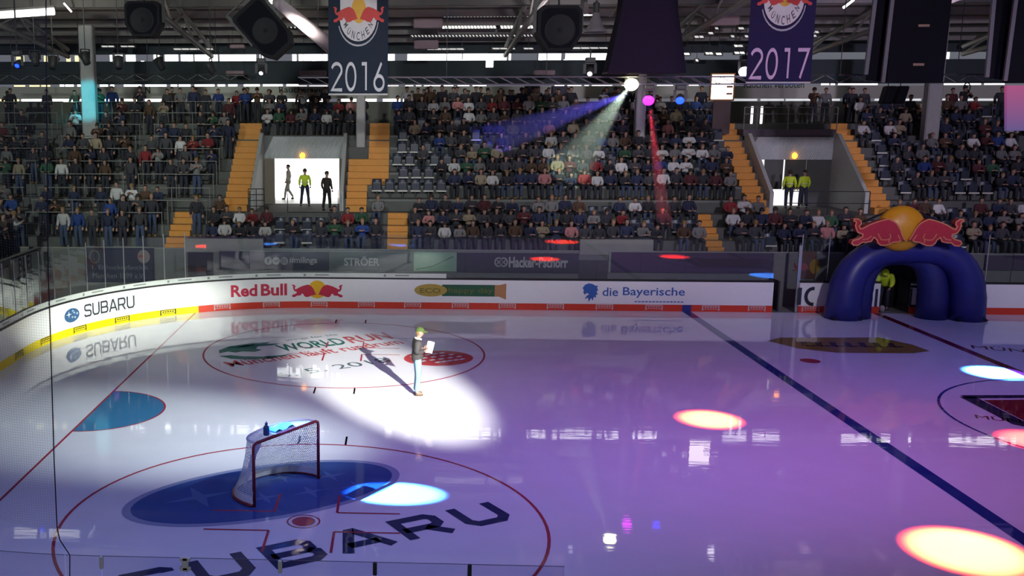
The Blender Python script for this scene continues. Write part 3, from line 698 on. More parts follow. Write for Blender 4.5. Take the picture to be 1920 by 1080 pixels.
# NO SMOKING wording on the rear panel
FR = lambda u, v, w: (u, YW-.06, v)
g = MB(); GT = mat('letter_green', (.02, .05, .035), .6)
for a, b, py in ((523, 655, 168), (1395, 1508, 159)):
    p, q = atY(a, py, YW-.06), atY(b, py, YW-.06); put_text(g, 'Rauchen verboten', FR, p[0], q[0], p[2]-.17, p[2]+.17, .01)
for px, py in ((277, 169), (803, 172), (1813, 164)):
    p = atY(px, py, YW-.06); ring_ = [(p[0]+.17*math.cos(k*PI/10), p[2]+.24*math.sin(k*PI/10)) for k in range(20)]
    if px == 277: put_text(g, 'N', FR, p[0]-.15, p[0]+.15, p[2]-.2, p[2]+.2, .03)
    else: stroke(g, ring_, .07, FR, closed=True); stroke(g, [(p[0]+.02, p[2]-.1), (p[0]+.17, p[2]-.26)], .07, FR)
o = g.build('wall_lettering', GT); tag(o, kind='structure')
# --- pillars rising through the stand
PIL = mat('pillar_grey', (.34, .34, .33), .7)
for i, (x0, x1) in enumerate(((-7.2, -6.53), (5.8, 6.22), (18.68, 19.12), (31.65, 32.3))):
    g = MB(); xc = (x0+x1)/2; wd = (x1-x0)/2
    g.bbox((xc, 23.1, 8.3), (wd, .25, 3.4 if i != 1 else 3.4), .05)
    tag(g.build('trim_pillar', PIL), kind='structure')
# --- the end stand behind the goal, far left
g = MB(); ES = [(-7.0-.85*k, 2.0+.48*k) for k in range(7)]
for k, (x, z) in enumerate(ES): g.box(-18, x, -2, 15.2, z-.48 if k else -.04, z)
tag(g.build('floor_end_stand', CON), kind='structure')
g = MB(); g.box(-6.9, -6.7, -2, 15.1, -.04, 2.25); tag(g.build('wall_end_front', mat('end_wall', (.16, .17, .16), .8)), kind='structure')
# --- banners hung on the walls
def wall_banner(name, x0, x1, z0, z1, y, m_, label, cat, frame=True):
    t = thing(name, label, cat, ((x0+x1)/2, y, z0), 0, 'banners on the stand front')
    c = (x0+x1)/2
    g = MB(); g.box(x0-c, x1-c, -.02, .02, 0, z1-z0); g.build('banner_panel', m_, t)
    if frame:
        g = MB(); g.box(x0-c, x1-c, -.03, .03, z1-z0, z1-z0+.035); g.build('top_rail', RAILM, t)
    return t, (lambda u, v, w: (u-c, -.026+w, v-z0))
NVY = mat('banner_navy', (.022, .024, .042), .55); PRP = mat('banner_violet', (.045, .025, .07), .55); BLKB = mat('banner_black', (.015, .015, .02), .6)
LGT = mat('letter_grey', (.38, .38, .38), .5)
W = lambda px: float(atY(px, 490, YF-.05)[0])
t, f_ = wall_banner('wall_banner', W(412), W(617), 1.28, 2.05, YF-.05, NVY, 'navy banner with three round icons and a hashtag word', 'banner')
g = MB(); z = 1.66
for px in (503, 518, 533):
    x = W(px); g.prism([(x+.16*math.cos(k*PI/9), z+.16*math.sin(k*PI/9)) for k in range(18)], f_)
put_text(g, '#milinga', f_, W(542), W(595), 1.5, 1.84, .015); lt = g.build('lettering', LGT, t)
g = MB(); f6 = lambda u, v, w: tuple(np.array(f_(u, v, w))+np.array((0, -.006, 0)))
put_text(g, 'f', f6, W(503)-.05, W(503)+.05, 1.56, 1.76, .03); x = W(518); g.prism([(x-.09, 1.62), (x+.02, 1.59), (x+.1, 1.7), (x+.04, 1.74), (x-.02, 1.68), (x-.1, 1.72)], f6)
x = W(533); stroke(g, [(x-.08, 1.58), (x+.08, 1.58), (x+.08, 1.74), (x-.08, 1.74)], .025, f6, closed=True); stroke(g, [(x+.04*math.cos(k*PI/5), 1.66+.04*math.sin(k*PI/5)) for k in range(10)], .02, f6, closed=True)
g.build('icon_marks', NVY, lt)
t, f_ = wall_banner('wall_banner', W(619), W(775), 1.28, 2.05, YF-.05, mat('banner_grey', (.09, .11, .10), .5), 'dark grey banner with wide pale capitals beside the hashtag banner', 'banner')
g = MB(); put_text(g, 'STRÖER', f_, W(645), W(712), 1.48, 1.88, .03); g.build('lettering', LGT, t)
t, f_ = wall_banner('wall_banner', W(776), W(856), 1.28, 2.05, YF-.05, mat('banner_green', (.22, .34, .25), .5), 'small pale green banner right of the wide capitals banner', 'banner')
g = MB(); f6 = f_; stroke(g, [(W(780), 1.35), (W(812), 1.5), (W(850), 1.9)], .05, f6); g.build('printed_curve', mat('green_dark', (.08, .16, .1), .5), t)
t, f_ = wall_banner('wall_banner', W(857), W(1085), 1.25, 2.06, YF-.05, mat('banner_slate', (.030, .034, .048), .55), 'slate banner with twin ring badge and old style lettering', 'banner')
g = MB()
for px in (935, 944): x = W(px); stroke(g, [(x+.15*math.cos(k*PI/9), 1.68+.17*math.sin(k*PI/9)) for k in range(18)], .05, f_, closed=True)
for px in (935, 944): x = W(px); stroke(g, [(x-.07, 1.6), (x+.07, 1.76)], .04, f_); stroke(g, [(x-.07, 1.76), (x+.07, 1.6)], .04, f_)
put_text(g, 'Hacker-Pschorr', f_, W(954), W(1065), 1.46, 1.90, .035); g.build('lettering', LGT, t)
t, f_ = wall_banner('wall_banner', W(1142), W(1450), 1.3, 2.12, YF-.05, PRP, 'long dark violet banner left of the bench gate', 'banner')
g = MB(); g.box(W(1141)-(W(1142)+W(1450))/2, W(1145)-(W(1142)+W(1450))/2, -.04, .02, -.02, .86); g.build('end_frame', RAILM, t)
t, f_ = wall_banner('wall_banner', W(1086), W(1140), .6, 1.78, YF-.05, mat('banner_dim', (.05, .05, .055), .6), 'narrow dark panel below the grey concrete parapet', 'banner', False)
t, f_ = wall_banner('wall_banner', W(1847), W(1995), 1.5, 2.1, YF-.05, PRP, 'dark violet banner right of the blue tunnel', 'banner')
t, f_ = wall_banner('wall_banner', W(1497), W(1530), 1.1, 2.2, YF-.05, mat('banner_brown', (.10, .04, .03), .6), 'brown banner with a red bull behind the gate', 'banner', False)
g = MB(); x = W(1514); g.prism([(x+.1+u*.62, 1.62+v*.62) for u, v in BULLN], f_); g.prism([(x+.3+.22*math.cos(k*PI/8), 1.6+.3*math.sin(k*PI/8)) for k in range(16)], lambda u, v, w: tuple(np.array(f_(u, v, w))+np.array((0, .004, 0))), 0, 1)
g.build('bull_print', [mat('dull_red', (.3, .05, .04), .5), mat('dull_gold', (.3, .18, .03), .5)], t)
x0, x1 = W(353), W(400)
t, f_ = wall_banner('wall_banner', x0, x1, .7, 2.0, YF-.12, BLKB, 'black square panel left of the hashtag banner', 'banner', False)
# fan club banner, left
WL = lambda px: float(atY(px, 490, YF-.05)[0])
x0, x1 = WL(160), WL(289)
t, f_ = wall_banner('fan_banner', x0, x1, .72, 2.16, YF-.05, mat('banner_blue_black', (.018, .022, .045), .6), 'dark fan club banner with round badges behind the corner glass', 'banner')
g = MB(); put_text(g, '1. Eishockeyfanclub', f_, WL(173), WL(277), 1.20, 1.44); put_text(g, 'München 1899 e.V.', f_, WL(173), WL(270), .88, 1.11); g.build('lettering', mat('letter_dim', (.16, .18, .19), .6), t)
g = MB(); x = WL(270); g.prism([(x+.26*math.cos(k*PI/9), 1.80+.28*math.sin(k*PI/9)) for k in range(18)], f_); bd = g.build('round_badge', mat('badge_grey', (.2, .16, .15), .6), t)
g = MB(); g.prism([(x-.0+u*.24, 1.83+v*.24) for u, v in BULLN], lambda u, v, w: tuple(np.array(f_(u, v, w))+np.array((0, -.006, 0)))); g.build('badge_print', mat('badge_red', (.25, .04, .04), .6), bd)
g = MB(); x = WL(178); stroke(g, [(x+.2*math.cos(k*PI/9), 1.78+.26*math.sin(k*PI/9)) for k in range(18)], .05, f_, closed=True); g.build('round_badge', mat('badge_olive', (.10, .11, .05), .6), t)
# two pale supporters' banners on the end wall
def end_banner(y0, y1, z0, z1, words, label):
    t = thing('supporter_banner', label, 'banner', (-6.675, (y0+y1)/2, z0), 0, 'supporter banners on the end wall'); c = (y0+y1)/2
    g = MB(); g.box(-.02, .02, y0-c, y1-c, 0, z1-z0); g.build('banner_cloth', mat('cloth_pale', (.30, .32, .30), .9), t)
    f_ = lambda u, v, w: (.024, u-c, v-z0); g = MB()
    g.box(-.01, .028, y0-c, y1-c, z1-z0-.03, z1-z0+.02)
    for wd, a, b, v0, v1 in words: put_text(g, wd, f_, y0+(y1-y0)*a, y0+(y1-y0)*b, z0+(z1-z0)*v0, z0+(z1-z0)*v1, .02)
    g.build('lettering', mat('letter_ink', (.012, .014, .014), .8), t); return t
end_banner(11.9, 14.6, 1.45, 2.22, [('BLEI', .25, .75, .15, .9)], 'grey cloth banner reading BLEI on the end wall')
end_banner(11.9, 14.6, .5, 1.38, [('MÜNCHEN', .28, .72, .12, .9)], 'white cloth banner reading MÜNCHEN below the grey one')
t = end_banner(8.6, 11.6, .9, 2.0, [], 'plain pale cloth banner left of the lettered banners')
# crush barriers on the left terrace and a long rail in front of the upper aisle
def rail(x0, x1, y, z, label, h=1.05, posts=3, group='crush barriers on the left terrace', rails=(1.0,)):
    g = MB(); t = thing('crush_barrier', label, 'railing', (x0, y, z), 0, group); L = x1-x0
    for r_ in rails: g.tube([(0, 0, h*r_), (L, 0, h*r_)], .022, 6)
    g.build('rail', RAILM, t)
    for k in range(posts): g = MB(); x = L*(k+.03*(1 if k == 0 else -1 if k == posts-1 else 0))/(posts-1); g.tube([(x, 0, 0), (x, 0, h)], .016, 6); g.build('post', RAILM, t)
k = 0
for j, (y, z) in enumerate(LOW[1:]+[AIS]+UPR):
    for n_, (x0, x1) in enumerate(((-13.5, -8.6), (-8.0, -4.4), (-3.8, -.35))):
        if j == 0 and n_ == 2: x1 = -2.1
        rail(x0, x1, y+.08, z, 'grey crush barrier, %s from left in %s row up of the left terrace' % (ordinal(n_+1), ordinal(j+1)))
def fence(x0, x1, y, z, label, m_=DK, h=1.0, n=3, bars=(1, .55)):
    t = thing('handrail', label, 'railing', (x0, y, z), 0, 'railings at the doorways'); g = MB(); L = x1-x0
    for b in bars: g.tube([(0, 0, h*b), (L, 0, h*b)], .02, 6)
    g.build('rail', m_, t)
    for i in range(n): g = MB(); x = L*i/(n-1); g.tube([(x, 0, 0), (x, 0, h)], .02, 6); g.build('post', m_, t)
fence(1.25, 1.95, 19.0, AIS[1], 'short black railing at left foot of the bright doorway', bars=(1, .75, .5, .25))
fence(3.0, 5.2, 18.75, AIS[1]-.0, 'thin black railing across the bright doorway', n=2, bars=(.02,))
fence(24.2, 27.6, 18.75, AIS[1], 'thin railing across the glazed doorway', n=3, bars=(1.0, .5))
# commentary platform over the right portal
t = thing('camera_platform', 'railed platform with two bright strip lamps over the glazed doorway', 'platform', (25.6, 24.0, 6.6))
g = MB(); g.box(-1.9, 2.3, -.75, .6, 0, .30); g.build('deck', mat('deck', (.12, .10, .12), .7), t)
g = MB()
for z in (1.0, 1.3): g.tube([(-1.9, -.72, z), (2.3, -.72, z)], .025, 6)
for x in (-1.9, -1.3, .1, 2.0, 2.3): g.tube([(x, -.72, .3), (x, -.72, 1.3)], .025, 6)
g.build('railing', RAILM, t)
for x in (-1.42, -.98):
    g = MB(); g.bbox((x, -.3, .95), (.045, .04, .40), .01); g.build('strip_lamp', mat('strip_lamp', (.9, .9, .9), .5, emit=(1, .98, .92), strength=2.2), t)
# ------------------------------------------------------------------ seats
SEAT = mat('seat_navy', (.018, .024, .045), .35); BARM = mat('seat_bar', (.55, .55, .50), .4)
sb = MB(); n = 7
rows = [[(.21*(-1+2*i/(n-1)), .06-.05*math.cos((i/(n-1)-.5)*PI)+.03*k, .42+.13*k) for i in range(n)] for k in range(4)]
sb.grid(rows); sb.grid([[(x, y+.03, z) for x, y, z in r_][::-1] for r_ in rows])
sb.prism([(-.21, .80), (.21, .80), (.19, .84), (-.19, .84)], lambda u, v, w: (u, .10+w, v), .05)
pan = MB(); pan.bbox((0, -.06, .52), (.19, .025, .17), .05); leg = MB(); leg.bbox((0, .06, .2), (.03, .06, .22), .01)
bar_ = MB(); bar_.box(-.22, .22, -.17, -.12, .30, .36)
SM = [sb.mesh('backrest', SEAT, True), pan.mesh('seat_pan', SEAT), leg.mesh('bracket', DK), bar_.mesh('front_bar', BARM)]
n_seat = [0]
def seat(x, y, z, label, group):
    t = thing('stadium_seat', label, 'seat', (x, y+.5, z), 0, group)
    for nm, me in zip(('backrest', 'seat_pan', 'bracket', 'front_bar'), SM):
        o = bpy.data.objects.new(nm, me); COL.objects.link(o); o.parent = t
    n_seat[0] += 1

# ================================================================== people
def skin(nodes, edges, root=0, sub=1):
    """one continuous tapering skin over a joint skeleton; nodes (co, rx, ry)"""
    me = bpy.data.meshes.new('s'); me.from_pydata([n[0] for n in nodes], edges, []); ob = bpy.data.objects.new('s', me); COL.objects.link(ob)
    sk = ob.modifiers.new('skin', 'SKIN'); sk.use_smooth_shade = True; sk.branch_smoothing = .4
    for i, d in enumerate(me.skin_vertices[0].data):
        d.radius = (nodes[i][1], nodes[i][2] if len(nodes[i]) > 2 else nodes[i][1]); d.use_root = (i == root)
    if sub: s_ = ob.modifiers.new('sub', 'SUBSURF'); s_.levels = sub; s_.render_levels = sub
    bpy.context.view_layer.update()
    m2 = bpy.data.meshes.new_from_object(ob.evaluated_get(bpy.context.evaluated_depsgraph_get()))
    v = [tuple(p.co) for p in m2.vertices]; f = [tuple(p.vertices) for p in m2.polygons]
    bpy.data.objects.remove(ob); bpy.data.meshes.remove(me); bpy.data.meshes.remove(m2)
    return v, f
def chain(parts):
    """parts: list of chains [(co,r[,ry])...]; a chain whose first item is an int starts at that node"""
    nodes = []; edges = []
    for c in parts:
        prev = None
        for it in c:
            if isinstance(it, int): prev = it; continue
            nodes.append(it)
            if prev is not None: edges.append((prev, len(nodes)-1))
            prev = len(nodes)-1
    return nodes, edges
def V3(*a): return tuple(a)
# joint tables; figures face -Y, feet at z 0 (seated: the tread), heights for a 1.75 m adult
POSE = {
 'stand': dict(pel=(0, 0, .95), waist=(0, .005, 1.10), chest=(0, .01, 1.33), neck=(0, .01, 1.49), head=(0, -.015, 1.63), sh=(.185, .01, 1.41), el=(.25, .04, 1.15), wr=(.25, -.06, .93), hd=(.245, -.09, .84), hip=(.095, 0, .92), kn=(.11, -.02, .50), an=(.115, .03, .09), toe=(.13, -.13, .04)),
 'stand_rail': dict(pel=(0, .03, .95), waist=(0, .0, 1.10), chest=(0, -.05, 1.32), neck=(0, -.08, 1.47), head=(0, -.13, 1.60), sh=(.185, -.05, 1.40), el=(.25, -.16, 1.17), wr=(.17, -.37, 1.10), hd=(.10, -.42, 1.11), hip=(.095, .03, .92), kn=(.11, 0, .50), an=(.115, .05, .09), toe=(.13, -.11, .04)),
 'clap': dict(pel=(0, 0, .95), waist=(0, .005, 1.10), chest=(0, .01, 1.33), neck=(0, .01, 1.49), head=(0, -.015, 1.63), sh=(.185, .01, 1.41), el=(.26, -.10, 1.20), wr=(.12, -.30, 1.30), hd=(.05, -.35, 1.36), hip=(.095, 0, .92), kn=(.11, -.02, .50), an=(.115, .03, .09), toe=(.13, -.13, .04)),
 'sit': dict(pel=(0, .05, .52), waist=(0, .08, .66), chest=(0, .07, .90), neck=(0, .05, 1.06), head=(0, .02, 1.20), sh=(.185, .07, .98), el=(.25, -.02, .74), wr=(.16, -.22, .66), hd=(.09, -.28, .66), hip=(.095, .02, .52), kn=(.13, -.38, .54), an=(.12, -.36, .10), toe=(.13, -.52, .05)),
 'lean': dict(pel=(0, .05, .52), waist=(0, .03, .66), chest=(0, -.07, .86), neck=(0, -.13, 1.00), head=(0, -.19, 1.12), sh=(.185, -.08, .94), el=(.22, -.28, .70), wr=(.10, -.42, .72), hd=(.03, -.46, .74), hip=(.095, .02, .52), kn=(.14, -.38, .54), an=(.13, -.34, .10), toe=(.14, -.50, .05)),
 'cross': dict(pel=(0, .06, .52), waist=(0, .10, .66), chest=(0, .10, .90), neck=(0, .08, 1.06), head=(0, .05, 1.20), sh=(.19, .09, .98), el=(.27, -.03, .80), wr=(.05, -.16, .82), hd=(-.06, -.16, .84), hip=(.095, .02, .52), kn=(.13, -.38, .54), an=(.08, -.40, .10), toe=(.08, -.55, .05)),
}
def mir(p): return (-p[0], p[1], p[2])
def torso_chain(J, g=0.0, arms=True, hem=None):
    c = [[(J['pel'], .155+g, .115+g), (J['waist'], .15+g, .11+g), (J['chest'], .17+g, .125+g), (tuple(np.array(J['neck'])*.8+np.array(J['chest'])*.2), .075+g*.5)]]
    if arms:
        for k in (1, -1):
            q = (lambda p: p) if k == 1 else mir
            c.append([2, (q(J['sh']), .075+g), (q(J['el']), .052+g), (q(J['wr']), .042+g)])
    return chain(c)
def legs_chain(J, g=0.0):
    c = []
    for k in (1, -1):
        q = (lambda p: p) if k == 1 else mir
        h = np.array(q(J['hip'])); b = np.array(J['pel'])
        c.append([(tuple(b*.5+h*.5+np.array((0, 0, .07))), .105+g, .11+g), (tuple(h), .10+g), (q(J['kn']), .066+g), (q(J['an']), .054+g)])
    return c
def head_geo(J, mb, mi_skin, mi_hair, hair='short', detail=True):
    hx, hy, hz = J['head']; nk = J['neck']
    v, f = skin(*chain([[((nk[0], nk[1]+.01, nk[2]-.05), .062), ((nk[0], nk[1], nk[2]+.03), .054), ((hx, hy+.005, hz-.06), .078, .086), ((hx, hy+.01, hz+.015), .092, .108), ((hx, hy+.015, hz+.08), .072, .088)]]))
    mb.add(v, f, mi_skin)
    if detail:
        mb.add([(hx-.016, hy-.088, hz-.03), (hx+.016, hy-.088, hz-.03), (hx, hy-.122, hz-.032), (hx, hy-.09, hz+.022)], [(0, 1, 2), (1, 3, 2), (3, 0, 2)], mi_skin)
        for k in (1, -1): mb.sphere((hx+k*.08, hy+.02, hz-.01), (.014, .028, .036), 6, 4, mi_skin)
    # hair shell
    vs = []; n = 12; low = {'short': .35, 'long': .62, 'cap': .28}[hair]; m_ = 5; fs = []
    for i in range(m_+1):
        for k in range(n):
            a = 2*PI*k/n; back = (1+math.sin(a))/2; ph = (PI*(low+.22*back))*i/m_; r_ = math.sin(ph)
            vs.append((hx+.100*r_*math.cos(a), hy+.012+.116*r_*math.sin(a), hz+.018+.112*math.cos(ph)))
    for i in range(m_):
        for k in range(n): fs.append((i*n+k, (i+1)*n+k, (i+1)*n+(k+1) % n, i*n+(k+1) % n))
    mb.add(vs, fs, mi_hair)
def hand_simple(J, mb, mi):
    for k in (1, -1):
        q = (lambda p: p) if k == 1 else mir
        a, b = np.array(q(J['wr'])), np.array(q(J['hd'])); e = b+(b-a)*.5
        v, f = skin(*chain([[(tuple(a), .03), (tuple(b), .042, .024), (tuple(e), .03, .016)]]), sub=0); mb.add(v, f, mi)
def shoes_geo(J, mb, mi, g=0):
    for k in (1, -1):
        q = (lambda p: p) if k == 1 else mir
        a, t = q(J['an']), q(J['toe'])
        v, f = skin(*chain([[((a[0], a[1]+.03, a[2]-.03), .05, .048), ((a[0], a[1]-.02, .055), .05, .05), (t, .045, .038)]]), sub=0); mb.add([(x, y, max(z, 0)) for x, y, z in v], f, mi)
def figure_mesh(name, pose, hair):
    J = POSE[pose]; mb = MB()
    v, f = skin(*torso_chain(J, .02), sub=1); mb.add(v, f, 0)
    for lc_ in legs_chain(J, .012): v, f = skin(*chain([lc_]), sub=1); mb.add(v, f, 1)
    head_geo(J, mb, 2, 3, hair, False); hand_simple(J, mb, 2); shoes_geo(J, mb, 3)
    return mb
JK = mat('jacket', (.1, .1, .1), .85, objcol=True, vary=.2, scale=8); TR = mat('trousers_dark', (.025, .028, .04), .85); SKN = mat('skin', (.36, .21, .155), .6); HR = mat('hair_dark', (.03, .02, .014), .7)
HR2 = mat('hair_fair', (.22, .13, .05), .7); TR2 = mat('trousers_blue', (.05, .07, .13), .85)
TPL = {}
for pose, hair in (('stand', 'short'), ('stand_rail', 'short'), ('clap', 'long'), ('sit', 'short'), ('lean', 'short'), ('cross', 'short'), ('sit', 'long')):
    mb = figure_mesh('p', pose, hair); k = pose+'_'+hair
    TPL[k] = (mb, mb.mesh('spectator', [JK, TR, SKN, HR], True), mb.mesh('spectator', [JK, TR2, SKN, HR2], True))
PAL = [('black', (.026, .026, .034), 20), ('navy', (.020, .026, .06), 17), ('charcoal', (.048, .048, .056), 14), ('white', (.50, .50, .50), 8), ('grey', (.16, .16, .16), 8), ('red', (.20, .02, .025), 3), ('maroon', (.075, .018, .024), 5),
       ('blue', (.02, .05, .20), 4), ('green', (.03, .09, .05), 1.5), ('brown', (.07, .04, .025), 5), ('beige', (.30, .25, .17), 4), ('pink', (.42, .18, .18), 1), ('yellow', (.28, .20, .04), .6)]
PALW = [p[2] for p in PAL]
rng = random.Random(11)
SPOTS = []      # x, y, z, rot, pose key, colour name, colour, label tail, individual?
def blocked(x, j):
    for i, (a, b) in enumerate(PORT):
        if j >= 0 and UPR[j][0] < PB-.01 and a-.35 < x < b+.35: return True
    for x0, x1, j0, j1 in STAIR_UP:
        if j0-1 <= j <= j1 and x0-.25 < x < x1+.25: return True
    return False
def low_blocked(x): return any(x0-.25 < x < x1+.25 for x0, x1 in STAIR_LO)
def pick_pose(seated):
    return rng.choice(['sit_short', 'sit_short', 'lean_short', 'cross_short', 'sit_long']) if seated else rng.choice(['stand_short', 'stand_rail_short', 'clap_long', 'stand_short'])
BLOCKS = [(-14, .1, 'left terrace'), (.1, 5.4, 'left doorway block'), (5.4, 23.2, 'middle block'), (23.2, 28.4, 'right doorway block'), (28.4, 44, 'right block')]
def block_of(x):
    for a, b, n in BLOCKS:
        if a <= x < b: return n
    return BLOCKS[-1][2]
def row_people(y, z, rowname, dens, jidx, prio, x0=-14.5, x1=42.5):
    cnt = {}; x = x0
    while x < x1:
        terr = x < -.1
        pil = any(a-.35 < x < b+.35 for a, b in ((-7.2, -6.53), (5.8, 6.22), (18.68, 19.12), (31.65, 32.3))) and 22.0 < y < 23.4
        plat = 22.7 < x < 28.3 and y > 22.7
        if pil or plat: x += .3; continue
        bl = low_blocked(x) if jidx == -1 else (False if jidx == 99 else blocked(x, jidx))
        # leave out what lies outside the picture
        px, py = pj((x, y, z+.9))
        if jidx == -1 and z > 2.8 and (.4 < x < 6.8 or 23.0 < x < 28.2): bl = True
        if not bl and -150 < px < 2250:
            d = dens(x)
            if rng.random() < d:
                key = pick_pose(not (terr or jidx == 99 or jidx == -2)); c = rng.choices(PAL, PALW)[0]; b = block_of(x)
                cnt[b] = cnt.get(b, 0)+(1 if 0 < px < 1920 or b not in cnt else 0)
                if not 0 < px < 1920: cnt[b] = max(0, cnt[b]-(1 if cnt[b] == 1 and px <= 0 else 0))
                standing = key.startswith('stand') or key.startswith('clap')
                SPOTS.append((x+rng.uniform(-.03, .03), y+(.45 if standing else .58), z, rng.uniform(-.25, .25), key, c,
                              '%s spectator in %s top, %s from left in %s of %s' % ('standing' if standing else 'seated', c[0], ordinal(max(1, cnt[b])), rowname, b), prio))
            elif px < 1930 and not terr and jidx not in (99, -2) and n_seat[0] < 285 and (d < .8 or rng.random() < .8):
                cnt['s'] = cnt.get('s', 0)+1
                seat(x, y, z, 'empty dark folding seat, %s empty one from left in %s of far stand' % (ordinal(cnt['s']), rowname), 'empty folding seats')
        x += .57 if not terr else rng.choice((.58, .62, .7))
def d_low(x): return .60 if x < -2 else (.72 if x < 7 else .90)
for k, (y, z) in enumerate(LOW): row_people(y, z, '%s lower row' % ORD[k], d_low, -1, k)
def d_up(j):
    def fn(x):
        if x < -.1: return (.68 if j < 3 else .5) if x > -7.5 else (.5 if j < 3 else .18)
        if x < 5.6: return .8
        if x < 9.4: return .12 if j < 4 else .75
        if x < 12: return .62 if j < 4 else .85
        if x < 22.7: return .93
        if x < 29: return .8
        return .66 if j < 5 else .5
    return fn
for j, (y, z) in enumerate(UPR): row_people(y, z, '%s upper row' % ORD[j], d_up(j), j, 3+j)
for r_ in range(3):
    row_people(25.3+.8*r_, 7.15, '%s back row' % ORD[r_], lambda x: (.12 if x < -3 else .45 if x < 5 else .25 if x < 8.5 else .8 if x < 17 else .35 if x < 30 else .25), 99, 12+r_)
# end stand behind the goal: people look along +x
cntE = 0
for k, (x, z) in enumerate(ES[:6]):
    cntE = 0; y = 5.0
    while y < 15:
        px, py = pj((x, y, z+1.2))
        if -10 < px < 240 and rng.random() < .8:
            cntE += 1; c = rng.choices(PAL, PALW)[0]; key = pick_pose(False)
            SPOTS.append((x-.42, y, z, PI/2+rng.uniform(-.2, .2), key, c, 'standing spectator in %s top, %s from the front in %s row behind the goal' % (c[0], ordinal(cntE), ORD[k]), 0))
        y += .55
# walkway stragglers
SPOTS.sort(key=lambda s: s[7])
def size_px(s): p = pj((s[0], s[1], s[2])); q = pj((s[0], s[1], s[2]+1.2)); return p[1]-q[1]
order = sorted((i for i in range(len(SPOTS)) if 0 < pj(SPOTS[i][:2]+(SPOTS[i][2]+.9,))[0] < 1920), key=lambda i: -size_px(SPOTS[i]))
IND = set(order[:300])
# a few clothes that stand out in the photograph, at their own places
n_ind = 0
MASS = []
for i, s_ in enumerate(SPOTS):
    x, y, z, rz, key, c, lab, _ = s_; v = rng.uniform(.8, 1.2); col = tuple(min(1, q*v) for q in c[1])
    if i in IND:
        o = bpy.data.objects.new('spectator', TPL[key][1 if rng.random() < .7 else 2]); COL.objects.link(o); o.location = (x, y, z); o.rotation_euler = (0, 0, rz)
        sc = rng.uniform(.93, 1.05); o.scale = (sc, sc, sc); o.color = (*col, 1); tag(o, lab, 'person', 'spectators in the stands')
    else: MASS.append((x, y, z, rz, key, col, rng.uniform(.93, 1.05)))
# the rest of the crowd as one object
vs = []; fs = []; mi = []; cols = []; base = 0
VA = []; FA = []; MI = []; CA = []
for x, y, z, rz, key, col, sc in MASS:
    mb = TPL[key][0]; a = np.array(mb.v)*sc; c_, s__ = math.cos(rz), math.sin(rz)
    p = np.stack([a[:, 0]*c_-a[:, 1]*s__+x, a[:, 0]*s__+a[:, 1]*c_+y, a[:, 2]+z], 1)
    VA.append(p); FA += [tuple(q+base for q in f) for f in mb.f]; MI += mb.m; CA.append(np.tile(np.array((*col, 1.0)), (len(a), 1))); base += len(a)
me = bpy.data.meshes.new('crowd'); me.from_pydata(np.concatenate(VA).tolist(), [], FA)
JKM = mat('jacket_crowd', (.1, .1, .1), .85, attr='tint', vary=.2, scale=3)
for m_ in (JKM, TR, SKN, HR): me.materials.append(m_)
me.polygons.foreach_set('material_index', MI); me.polygons.foreach_set('use_smooth', [True]*len(FA))
at = me.attributes.new('tint', 'FLOAT_COLOR', 'POINT'); at.data.foreach_set('color', np.concatenate(CA).ravel())
o = bpy.data.objects.new('crowd', me); COL.objects.link(o)
tag(o, 'distant spectators filling the upper rows and the back platform of the far stand', 'crowd', kind='stuff')
print('crowd', len(SPOTS), len(MASS), 'seats', n_seat[0])

# ------------------------------------------------------------------ people with parts: stewards, visitors, presenter
def hand_fingers(mb, wrist, d, palm_n, curl=.5, mi=0, s=1.0):
    """palm and five separate fingers; d points along the hand, palm_n out of the palm"""
    wrist = np.array(wrist, float); d = np.array(d, float)/np.linalg.norm(d); n = np.array(palm_n, float); n -= d*(n@d); n /= np.linalg.norm(n); t = np.cross(d, n)
    v, f = skin(*chain([[(tuple(wrist), .032*s), (tuple(wrist+d*.045*s), .050*s, .024*s), (tuple(wrist+d*.095*s), .052*s, .021*s)]]), sub=1); mb.add(v, f, mi)
    for k, (off, L) in enumerate(((-.030, .068), (-.010, .078), (.011, .072), (.030, .056))):
        b = wrist+d*.072*s+t*off*s; a1 = curl; p1 = b+(d*math.cos(a1*.5)+n*math.sin(a1*.5))*L*.45*s; p2 = p1+(d*math.cos(a1*1.3)+n*math.sin(a1*1.3))*L*.32*s; p3 = p2+(d*math.cos(a1*1.9)+n*math.sin(a1*1.9))*L*.25*s
        v, f = skin(*chain([[(tuple(b), .0125*s), (tuple(p1), .012*s), (tuple(p2), .011*s), (tuple(p3), .010*s)]]), sub=1); mb.add(v, f, mi)
    b = wrist+d*.028*s-t*.020*s; p1 = b+(d*.6-t*.7+n*.3)*.04*s; p2 = p1+(d*.85-t*.2+n*.45)*.035*s
    v, f = skin(*chain([[(tuple(b), .016*s), (tuple(p1), .014*s), (tuple(p2), .012*s)]]), sub=1); mb.add(v, f, mi)
